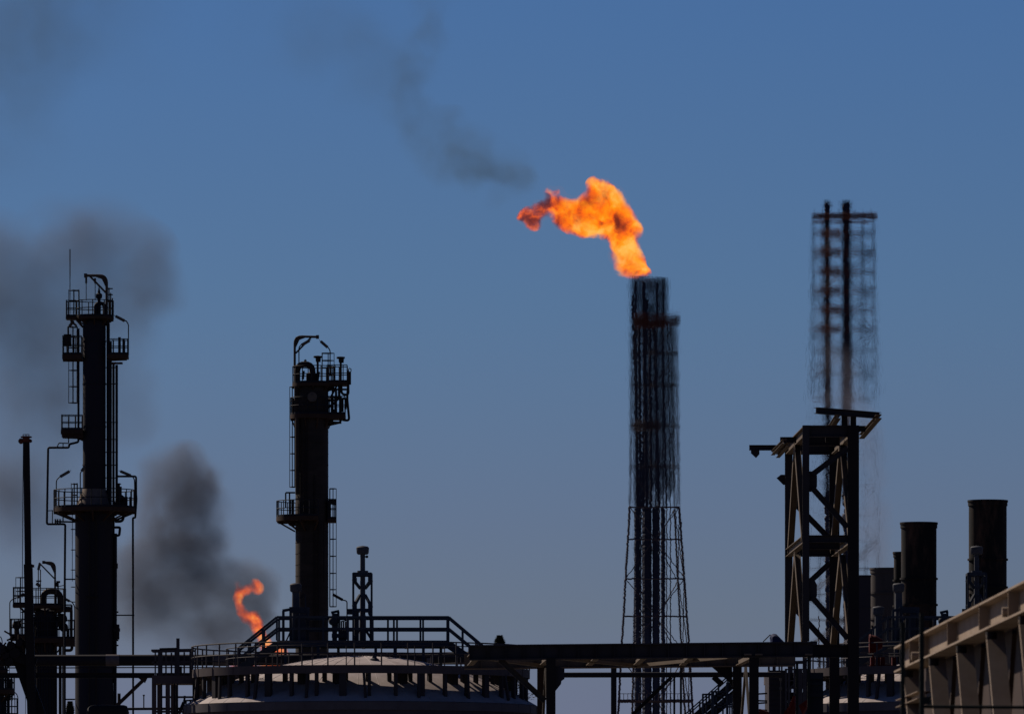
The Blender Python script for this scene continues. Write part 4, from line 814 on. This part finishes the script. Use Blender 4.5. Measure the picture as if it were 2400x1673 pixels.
for k in range(11): x = 1520 + k * 6; strokes(mb, G, (x, 1170 - 12 * (k % 4)), (x - 3, 752 + 6 * (k % 3)), 20 - k * .6, lambda y: lerp(y, [(750, 5), (900, 4.5), (1150, 2.5)]), 3, .36)  # strands added to shape the grey heat shimmer smear, not real pipes
strokes(mb, G, (1526, 748), (1526, 712), 44, lambda q: 7, 1, .4); strokes(mb, G, (1526, 712), (1526, 680), 16, lambda q: 6, 1, .4); strokes(mb, G, (1526, 684), (1526, 655), 40, lambda q: 7, 1, .4); mb.build('pipe_and_smear', 'flare_riser', f1)
legs = [((1416, GB), (1457, 1503), (1475, 1190), (1482, 748), -5, 2.9), ((1660, GB), (1614, 1503), (1592, 1190), (1585, 748), 0, 2.9), ((1640, GB), (1598, 1503), (1582, 1190), (1574, 748), 5, 2.4), ((1470, GB), (1487, 1503), (1493, 1190), (1496, 748), 6, 2.4)]
for a, b, c, e, d, r in legs:
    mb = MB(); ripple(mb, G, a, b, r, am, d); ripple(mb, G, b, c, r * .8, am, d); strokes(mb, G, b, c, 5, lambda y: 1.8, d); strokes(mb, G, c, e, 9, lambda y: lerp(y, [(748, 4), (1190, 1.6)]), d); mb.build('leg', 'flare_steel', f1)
lx = lambda y, i: lerp(y, [(748, legs[i][3][0]), (1190, legs[i][2][0]), (1503, legs[i][1][0]), (GB, legs[i][0][0])])
ys = [760, 830, 905, 1000, 1095, 1190, 1265, 1357, 1445, 1545, 1643, 1760, 1890, 2040]
for y in ys:
    th = 4.5 if y in (1643,) else 2.0; mb = MB()
    if y < 1150: strokes(mb, G, (lx(y, 0), y), (lx(y, 1), y), 14, lambda q: 3.5, -2)
    else: ripple(mb, G, (lx(y, 0), y), (lx(y, 1), y), th, lambda q: 1.2, -2); ripple(mb, G, (lx(y, 1), y), (lx(y, 2), y - 3), 1.3, lambda q: 1, 2)
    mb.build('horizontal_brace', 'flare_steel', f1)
mb = MB()
for i, (ya, yb) in enumerate(zip(ys, ys[1:])):
    for p, q, d in ((0, 1, -3), (1, 2, 2), (2, 3, 6)):
        xm = (lx(yb, p) + lx(yb, q)) / 2
        if yb <= 1190: strokes(mb, G, (lx(ya, p), ya), (xm, yb), 4, am, d); strokes(mb, G, (lx(ya, q), ya), (xm, yb), 4, am, d)
        elif i % 2: ripple(mb, G, (lx(ya, p), ya), (xm, yb), 1.15, am, d); ripple(mb, G, (lx(ya, q), ya), (xm, yb), 1.15, am, d)
        else: xm = (lx(ya, p) + lx(ya, q)) / 2; ripple(mb, G, (lx(yb, p), yb), (xm, ya), 1.15, am, d); ripple(mb, G, (lx(yb, q), yb), (xm, ya), 1.15, am, d)
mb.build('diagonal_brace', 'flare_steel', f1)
for y, x0, x1, th, mt in ((752, 1484, 1590, 7, 'flare_red'), (762, 1488, 1560, 6, 'flare_red'), (1002, 1481, 1545, 6, 'flare_steel'), (1643, 1448, 1622, 4, 'flare_steel')):
    mb = MB()
    if y < 1100: strokes(mb, G, (x0, y), (x1, y + (3 if y == 752 else 0)), 46, lambda q: th * 1.05, -4, .42); mb.build('platform', mt, f1); continue
    ripple(mb, G, (x0, y), (x1, y), th * .6, lambda q: 1.6, -4)
    for k in range(int((x1 - x0) / 9)): ripple(mb, G, (x0 + 4 + 9 * k, y), (x0 + 4 + 9 * k, y - 17), .7, lambda q: .8, -5)
    ripple(mb, G, (x0, y - 16), (x1, y - 16), .7, lambda q: .8, -5); mb.build('platform', mt, f1)
G = Fr(1400)
f2 = thing('flare_tower', G.g(1972), 'distant unlit flare tower with two risers and red banded lattice, blurred above the frame tower', 'flare tower')
am2 = lambda y: lerp(y, [(470, 3.5), (600, 4.5), (760, 6), (900, 9), (1100, 10), (1280, 5), (1400, 2.5), (1673, 2)])
GB = 2268
sp2 = lambda y: lerp(y, [(470, 3.2), (600, 4), (760, 5.5), (900, 8), (1100, 9), (1280, 4), (1400, 2.2), (1673, 1.8)])
for x, r, top, mt, n in ((1985, 8, 476, 'flare_riser', 38), (1940, 5, 478, 'flare_riser', 22)):
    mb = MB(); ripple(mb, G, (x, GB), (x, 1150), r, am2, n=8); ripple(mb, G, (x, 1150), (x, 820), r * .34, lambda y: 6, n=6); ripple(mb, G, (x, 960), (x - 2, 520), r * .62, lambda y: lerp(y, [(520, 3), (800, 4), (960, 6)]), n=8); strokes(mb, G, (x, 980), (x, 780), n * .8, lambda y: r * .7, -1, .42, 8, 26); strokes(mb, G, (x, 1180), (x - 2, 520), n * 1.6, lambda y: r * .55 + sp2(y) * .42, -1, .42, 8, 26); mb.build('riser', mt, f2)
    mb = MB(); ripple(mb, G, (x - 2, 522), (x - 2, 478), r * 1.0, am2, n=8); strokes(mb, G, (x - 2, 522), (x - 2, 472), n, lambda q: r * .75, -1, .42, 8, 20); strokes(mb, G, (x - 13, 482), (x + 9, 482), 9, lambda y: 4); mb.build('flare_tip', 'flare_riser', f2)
lw = lambda y: lerp(y, [(500, 70), (1000, 74), (1400, 84), (GB, 105)])
for s, d in ((-1, -4), (1, -4), (-.62, 5), (.7, 5)):
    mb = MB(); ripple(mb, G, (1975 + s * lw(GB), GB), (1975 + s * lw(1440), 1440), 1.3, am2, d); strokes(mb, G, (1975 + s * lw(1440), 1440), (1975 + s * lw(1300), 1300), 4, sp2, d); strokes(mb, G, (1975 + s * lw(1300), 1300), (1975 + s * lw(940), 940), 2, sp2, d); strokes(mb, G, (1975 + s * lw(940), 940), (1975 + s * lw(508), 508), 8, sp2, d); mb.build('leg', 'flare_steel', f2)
ys = [553, 597, 642, 687, 731, 776, 826, 880, 940, 1005, 1070, 1140, 1210, 1270, 1335, 1395, 1455, 1520, 1590, 1680, 1800, 1950]
for i, y in enumerate(ys):
    w = lw(y); k = y < 790; c = 1 - max(0, y - 600) / 420
    mb = MB(); strokes(mb, G, (1975 - w, y), (1975 + w, y), 15 * c + 3 if y < 1000 else 1.6 if y < 1300 else 5, (lambda q: 7.5) if y < 1250 else (lambda q: 2.5), -4)
    if k: strokes(mb, G, (1922, y), (1966, y), 26, lambda q: 6.5, -5, .4, 6, 20)
    mb.build('horizontal_brace', 'flare_red' if k else 'flare_steel', f2)
mb = MB()
for i, (ya, yb) in enumerate(zip(ys, ys[1:])):
    y = (ya + yb) / 2
    for s in (-1, 1):
        a, b = (ya, yb) if i % 2 else (yb, ya)
        for d in (-4, 5): strokes(mb, G, (1975 + s * lw(a), a), (1975, b), 1.2 if 900 < y < 1300 else 7, lambda q: sp2(q) * 1.9, d, .3)
mb.build('diagonal_brace', 'flare_steel', f2)
mb = MB(); strokes(mb, G, (1903, 512), (2051, 511), 38, lambda q: 4.2, -4, .42); strokes(mb, G, (1906, 518), (2045, 518), 10, lambda q: 3, 2, .4)
for k in range(8): strokes(mb, G, (1906 + 19 * k, 512), (1906 + 19 * k, 497), 2, lambda q: 1.5, -5, .3, 6, 12)
mb.build('platform', 'flare_red', f2)

# ---------------------------------------------------------------- flames and smoke: volumes in hulls that hug them
def field(t, blobs, warp, wscale, detail=4, seed=0):
    """sum of soft balls (centre, radius, weight) evaluated at a noise-warped position; returns (sum socket, position socket)"""
    geo = t.nodes.new('ShaderNodeNewGeometry')
    n = t.nodes.new('ShaderNodeTexNoise'); n.noise_dimensions = '4D'; n.inputs['W'].default_value = seed; n.inputs['Scale'].default_value = wscale; n.inputs['Detail'].default_value = detail; n.inputs['Roughness'].default_value = 0.6
    t.links.new(geo.outputs['Position'], n.inputs['Vector'])
    sb = t.nodes.new('ShaderNodeVectorMath'); sb.operation = 'SUBTRACT'; sb.inputs[1].default_value = (.5, .5, .5); t.links.new(n.outputs['Color'], sb.inputs[0])
    sc = t.nodes.new('ShaderNodeVectorMath'); sc.operation = 'SCALE'; sc.inputs['Scale'].default_value = warp; t.links.new(sb.outputs[0], sc.inputs[0])
    ad = t.nodes.new('ShaderNodeVectorMath'); ad.operation = 'ADD'; t.links.new(geo.outputs['Position'], ad.inputs[0]); t.links.new(sc.outputs[0], ad.inputs[1])
    acc = None
    for c, r, w in blobs:
        d = t.nodes.new('ShaderNodeVectorMath'); d.operation = 'DISTANCE'; d.inputs[1].default_value = c; t.links.new(ad.outputs[0], d.inputs[0])
        m = t.nodes.new('ShaderNodeMapRange'); m.interpolation_type = 'SMOOTHSTEP'; m.inputs['From Min'].default_value = r; m.inputs['From Max'].default_value = r * .15; m.inputs['To Min'].default_value = 0; m.inputs['To Max'].default_value = w; t.links.new(d.outputs['Value'], m.inputs['Value'])
        if acc is None: acc = m.outputs[0]
        else:
            a = t.nodes.new('ShaderNodeMath'); a.operation = 'ADD'; t.links.new(acc, a.inputs[0]); t.links.new(m.outputs[0], a.inputs[1]); acc = a.outputs[0]
    return acc, geo.outputs['Position'], ad.outputs[0]
def mth(t, op, a, b=None, clamp=False):
    n = t.nodes.new('ShaderNodeMath'); n.operation = op; n.use_clamp = clamp
    for i, v in enumerate((a, b)):
        if v is None: continue
        if isinstance(v, (int, float)): n.inputs[i].default_value = v
        else: t.links.new(v, n.inputs[i])
    return n.outputs[0]
def nz(t, pos, scale, detail=3, seed=0, rough=.55):
    n = t.nodes.new('ShaderNodeTexNoise'); n.noise_dimensions = '4D'; n.inputs['W'].default_value = seed; n.inputs['Scale'].default_value = scale; n.inputs['Detail'].default_value = detail; n.inputs['Roughness'].default_value = rough; t.links.new(pos, n.inputs['Vector']); return n.outputs['Fac']
def hull(name, blobs, k, voxel, material, parent=None):
    mb = MB()
    for c, r, w in blobs: mb.ball(c, r * k, 8)
    o = mb.build(name, material, parent, 180); md = o.modifiers.new('merge', 'REMESH'); md.mode = 'VOXEL'; md.voxel_size = voxel; return o
def smoke_mat(name, blobs, density, colour, warp, wscale, ns, lo, hi, rate, seed=0, absorb=None):
    m = bpy.data.materials.new(name); m.use_nodes = True; t = m.node_tree; t.nodes.clear(); out = t.nodes.new('ShaderNodeOutputMaterial')
    f, pos, wp = field(t, blobs, warp, wscale, 3, seed)
    n = nz(t, wp, ns, 4, seed + 5); r = t.nodes.new('ShaderNodeMapRange'); r.inputs['From Min'].default_value = lo; r.inputs['From Max'].default_value = hi; t.links.new(n, r.inputs['Value'])
    d = mth(t, 'MULTIPLY', mth(t, 'MINIMUM', f, 1.4), r.outputs[0]); d = mth(t, 'MULTIPLY', d, density)
    v = t.nodes.new('ShaderNodeVolumePrincipled'); v.inputs['Color'].default_value = (*colour, 1); v.inputs['Anisotropy'].default_value = .1
    if absorb: v.inputs['Absorption Color'].default_value = (*absorb, 1)
    t.links.new(d, v.inputs['Density']); t.links.new(v.outputs[0], out.inputs['Volume']); m.cycles.volume_step_rate = rate; m.cycles.volume_sampling = 'MULTIPLE_IMPORTANCE'
    return m
def flame_mat(name, blobs, sigma, ramp, strength, warp, wscale, ns, x0, x1, rate, seed=0, film=.02, edge=1.5):
    m = bpy.data.materials.new(name); m.use_nodes = True; t = m.node_tree; t.nodes.clear(); out = t.nodes.new('ShaderNodeOutputMaterial')
    f, pos, wp = field(t, blobs, warp, wscale, 5, seed)
    n = nz(t, wp, ns, 5, seed + 3, .6); n2 = nz(t, pos, ns * .45, 2, seed + 9)
    s = t.nodes.new('ShaderNodeSeparateXYZ'); t.links.new(pos, s.inputs[0]); g = t.nodes.new('ShaderNodeMapRange'); g.inputs['From Min'].default_value = x0; g.inputs['From Max'].default_value = x1; t.links.new(s.outputs['X'], g.inputs['Value'])
    # heat: ragged noise, hotter inside and near the tip, cooler and redder at the far end of the plume
    h = mth(t, 'ADD', mth(t, 'MULTIPLY', mth(t, 'SUBTRACT', n, .52), 3.4), mth(t, 'MULTIPLY', mth(t, 'SUBTRACT', n2, .5), 1.2))
    h = mth(t, 'ADD', h, mth(t, 'MULTIPLY', mth(t, 'MINIMUM', f, 1.2), .35)); h = mth(t, 'ADD', h, mth(t, 'MULTIPLY', g.outputs[0], .42), True)
    cr = t.nodes.new('ShaderNodeValToRGB'); e = cr.color_ramp
    while len(e.elements) < len(ramp): e.elements.new(.5)
    for q, (p, c) in zip(e.elements, ramp): q.position = p; q.color = (*c, 1)
    t.links.new(h, cr.inputs[0])
    th = mth(t, 'MULTIPLY', mth(t, 'SUBTRACT', f, mth(t, 'MULTIPLY', mth(t, 'SUBTRACT', n, .45), .5)), edge); th = mth(t, 'SUBTRACT', th, .16, True)
    d = mth(t, 'MULTIPLY', th, sigma)
    ab = t.nodes.new('ShaderNodeVolumeAbsorption'); ab.inputs['Color'].default_value = (0, 0, 0, 1); t.links.new(d, ab.inputs['Density'])
    em = t.nodes.new('ShaderNodeEmission'); t.links.new(cr.outputs[0], em.inputs['Color']); t.links.new(mth(t, 'MULTIPLY', d, strength), em.inputs['Strength'])
    ad = t.nodes.new('ShaderNodeAddShader'); t.links.new(ab.outputs[0], ad.inputs[0]); t.links.new(em.outputs[0], ad.inputs[1]); t.links.new(ad.outputs[0], out.inputs['Volume'])
    # the faint outer film of burning gas
    tr = t.nodes.new('ShaderNodeBsdfTransparent'); e2 = t.nodes.new('ShaderNodeEmission'); e2.inputs['Color'].default_value = (.9, .28, .10, 1); e2.inputs['Strength'].default_value = .5
    mxs = t.nodes.new('ShaderNodeMixShader'); mxs.inputs[0].default_value = film; t.links.new(tr.outputs[0], mxs.inputs[1]); t.links.new(e2.outputs[0], mxs.inputs[2]); t.links.new(mxs.outputs[0], out.inputs['Surface'])
    m.cycles.volume_step_rate = rate; return m
def blobs(G, lst): return [(tuple(G.p(x, y, dy)), r * G.m, w) for x, y, r, w, dy in [(b + (1, 0))[:5] if len(b) == 3 else (b + (0,))[:5] for b in lst]]

G = Fr(1240)
FL = blobs(G, [(1508, 642, 22), (1492, 632, 29), (1482, 612, 35), (1475, 586, 33), (1466, 560, 36), (1486, 538, 27), (1462, 522, 40), (1440, 490, 44), (1438, 462, 32), (1412, 452, 38), (1394, 436, 26), (1394, 480, 44), (1404, 515, 38), (1364, 498, 44), (1340, 522, 32), (1322, 490, 38), (1318, 515, 28), (1296, 480, 26), (1274, 492, 26), (1256, 505, 24), (1246, 520, 22), (1226, 510, 18), (1288, 452, 18, .55), (1310, 450, 16, .45), (1452, 598, 30, .5), (1462, 626, 28, .55), (1472, 636, 22, .6), (1366, 536, 28), (1432, 532, 34), (1452, 566, 30), (1396, 530, 32), (1422, 548, 22), (1236, 505, 24), (1252, 524, 22), (1262, 486, 20)])
FL = [(c, r * 1.12, w) for c, r, w in FL]
RAMP = [(0.0, (.10, .012, .010)), (.20, (.40, .045, .012)), (.38, (.95, .125, .006)), (.58, (1.05, .25, .004)), (.80, (1.1, .37, .02)), (1.0, (1.1, .50, .10))]
fm = flame_mat('flare_fire', FL, 1.6, RAMP, 1.12, 3.9, .30, .42, G.x(1225), G.x(1400), .35, 2.3, edge=1.15)
o = hull('flare_flame', FL, .86, .3, fm); tag(o, 'large orange flame streaming left from the top of the tall flare tower', 'flame')
G = Fr(1700)
F2_ = blobs(G, [(640, 1566, 40, 1), (655, 1530, 26, 1), (628, 1522, 26, 1), (618, 1502, 22, 1), (607, 1480, 21, 1), (600, 1460, 23, 1), (596, 1444, 19, 1), (578, 1446, 20, .9), (566, 1432, 17, .8), (562, 1418, 15, .65), (558, 1402, 17, .7), (563, 1388, 18, .85), (580, 1382, 17, .85), (604, 1378, 20, .9), (598, 1364, 14, .6), (556, 1368, 11, .35), (584, 1560, 26, .7), (550, 1566, 22, .6)])
RAMP2 = [(0.0, (.20, .03, .022)), (.25, (.50, .075, .03)), (.5, (.85, .125, .035)), (.70, (1.05, .20, .035)), (.86, (1.1, .36, .06)), (1.0, (1.1, .52, .16))]
fm2 = flame_mat('ground_fire', [(c, r * 1.12, w) for c, r, w in F2_], .85, RAMP2, 1.06, 2.4, .34, .45, G.x(545), G.x(610), .35, 7.1, edge=1.05)
o = hull('flare_flame', F2_, .86, .35, fm2); tag(o, 'small orange red flame curling up behind the tank bridge stairs at left', 'flame')
gs = thing('flare_stack', G.g(640), 'low flare stack hidden behind the domed tank, feeding the small flame', 'flare stack')
mb = MB(); mb.tube(G.g(640), G.p(640, 1592), .6, 14); mb.build('stack_pipe', 'flare_riser', gs)
mb = MB(); mb.tube(G.p(640, 1592), G.p(640, 1580), .8, 14, 1.1); mb.build('flare_tip', 'flare_riser', gs)

SM = (.25, .265, .33)
G = Fr(1760)
S1 = blobs(G, [(615, 1375, 50, 1.1), (575, 1345, 50, 1.3), (560, 1420, 60, 1.2), (600, 1430, 50, .8), (520, 1450, 70, .8), (500, 1380, 80, 1), (470, 1310, 90, 1.2), (430, 1240, 95, 1.2), (470, 1170, 85, 1.3), (430, 1110, 75, 1.2), (380, 1120, 80, 1.1), (490, 1120, 55, 1), (350, 1190, 80, 1), (360, 1290, 85, .9), (400, 1390, 100, .8), (330, 1430, 110, .6), (440, 1480, 90, .5), (500, 1250, 60, .9), (320, 1340, 80, .7), (570, 1490, 80, .8), (520, 1500, 85, .8), (620, 1450, 50, .7)])
S1 = [(c, r * 1.18, w) for c, r, w in S1]
m = smoke_mat('smoke_dark', S1, .20, (.21, .225, .28), 16, .055, .12, .20, .66, .5, 1.7); tag(hull('smoke', S1, .97, 1.2, m), 'dense grey smoke curling from the small flame behind the columns', 'smoke', kind='stuff')
G = Fr(1900)
S2 = blobs(G, [(60, 620, 110, .9), (-30, 600, 110, 1), (150, 570, 110, .9), (240, 560, 110, 1), (320, 610, 100, 1), (350, 690, 90, .9), (270, 680, 130, 1), (160, 700, 140, 1), (40, 740, 150, 1), (-60, 720, 120, 1), (120, 850, 150, .8), (240, 800, 110, .8), (300, 880, 80, .7), (20, 900, 140, .8), (180, 960, 130, .6), (300, 970, 80, .6), (60, 1050, 140, .5), (-20, 1150, 130, .7), (60, 1230, 120, .6), (140, 1150, 120, .4), (30, 1120, 90, .6), (330, 780, 70, .6)])
S2 = [(c, r * 1.18, w) for c, r, w in S2]
m = smoke_mat('smoke_drifting', S2, .068, (.20, .225, .29), 24, .04, .07, .14, .70, .7, 4.2); tag(hull('smoke', S2, .97, 2.0, m), 'wide bank of drifting grey smoke behind the tall navy column', 'smoke', kind='stuff')
G = Fr(1260)
S3 = blobs(G, [(1225, 440, 40, .8), (1200, 400, 48, 1), (1150, 380, 55, 1.2), (1110, 350, 56, 1.5), (1110, 410, 56, 1.2), (1160, 400, 50, 1.0), (1060, 330, 60, .9), (1050, 410, 50, .9), (1010, 370, 50, .6), (985, 310, 60, .9), (960, 270, 50, .5), (1060, 290, 40, .6), (940, 220, 60, .4), (950, 160, 70, .35), (1000, 90, 55, 1), (1020, 60, 45, .6), (980, 130, 60, .5), (880, 180, 100, .16), (800, 120, 120, .14), (740, 70, 130, .09), (640, 50, 140, .06), (1180, 470, 40, .4), (1090, 440, 40, .5), (880, 90, 90, .12), (1010, 0, 60, .3), (260, 20, 190, .08), (60, 20, 210, .2), (20, 150, 200, .18), (150, -30, 180, .12), (-40, 300, 180, .1), (1232, 462, 30, .8), (1215, 420, 40, .8)])
S3 = [(c, r * 1.3, w) for c, r, w in S3]
m = smoke_mat('smoke_thin', S3, .105, (.13, .17, .16), 12, .085, .15, .30, .64, .6, 9.4); tag(hull('smoke', S3, .97, 1.2, m), 'thin brownish smoke trail drifting up left from the large flame', 'smoke', kind='stuff')
G = Fr(720)
S4 = blobs(G, [(2070, 1330, 40, 1), (2062, 1290, 46, 1), (2056, 1240, 50, 1), (2050, 1190, 52, 1), (2044, 1130, 56, 1), (2036, 1070, 60, 1), (2022, 1010, 64, .95), (2000, 960, 66, .7), (1980, 905, 66, .45), (1965, 850, 64, .28), (1955, 800, 56, .15), (2025, 1310, 34, .7), (1930, 930, 46, .3), (2016, 1250, 40, .6), (1985, 1100, 50, .5), (1990, 1200, 40, .5)])
m = smoke_mat('exhaust', S4, .30, (.32, .33, .42), 4, .18, .20, .22, .75, .6, 3.3); tag(hull('exhaust_haze', S4, .97, .6, m), 'pale lavender exhaust shimmering up from the chimneys beside the frame tower', 'exhaust', kind='stuff')
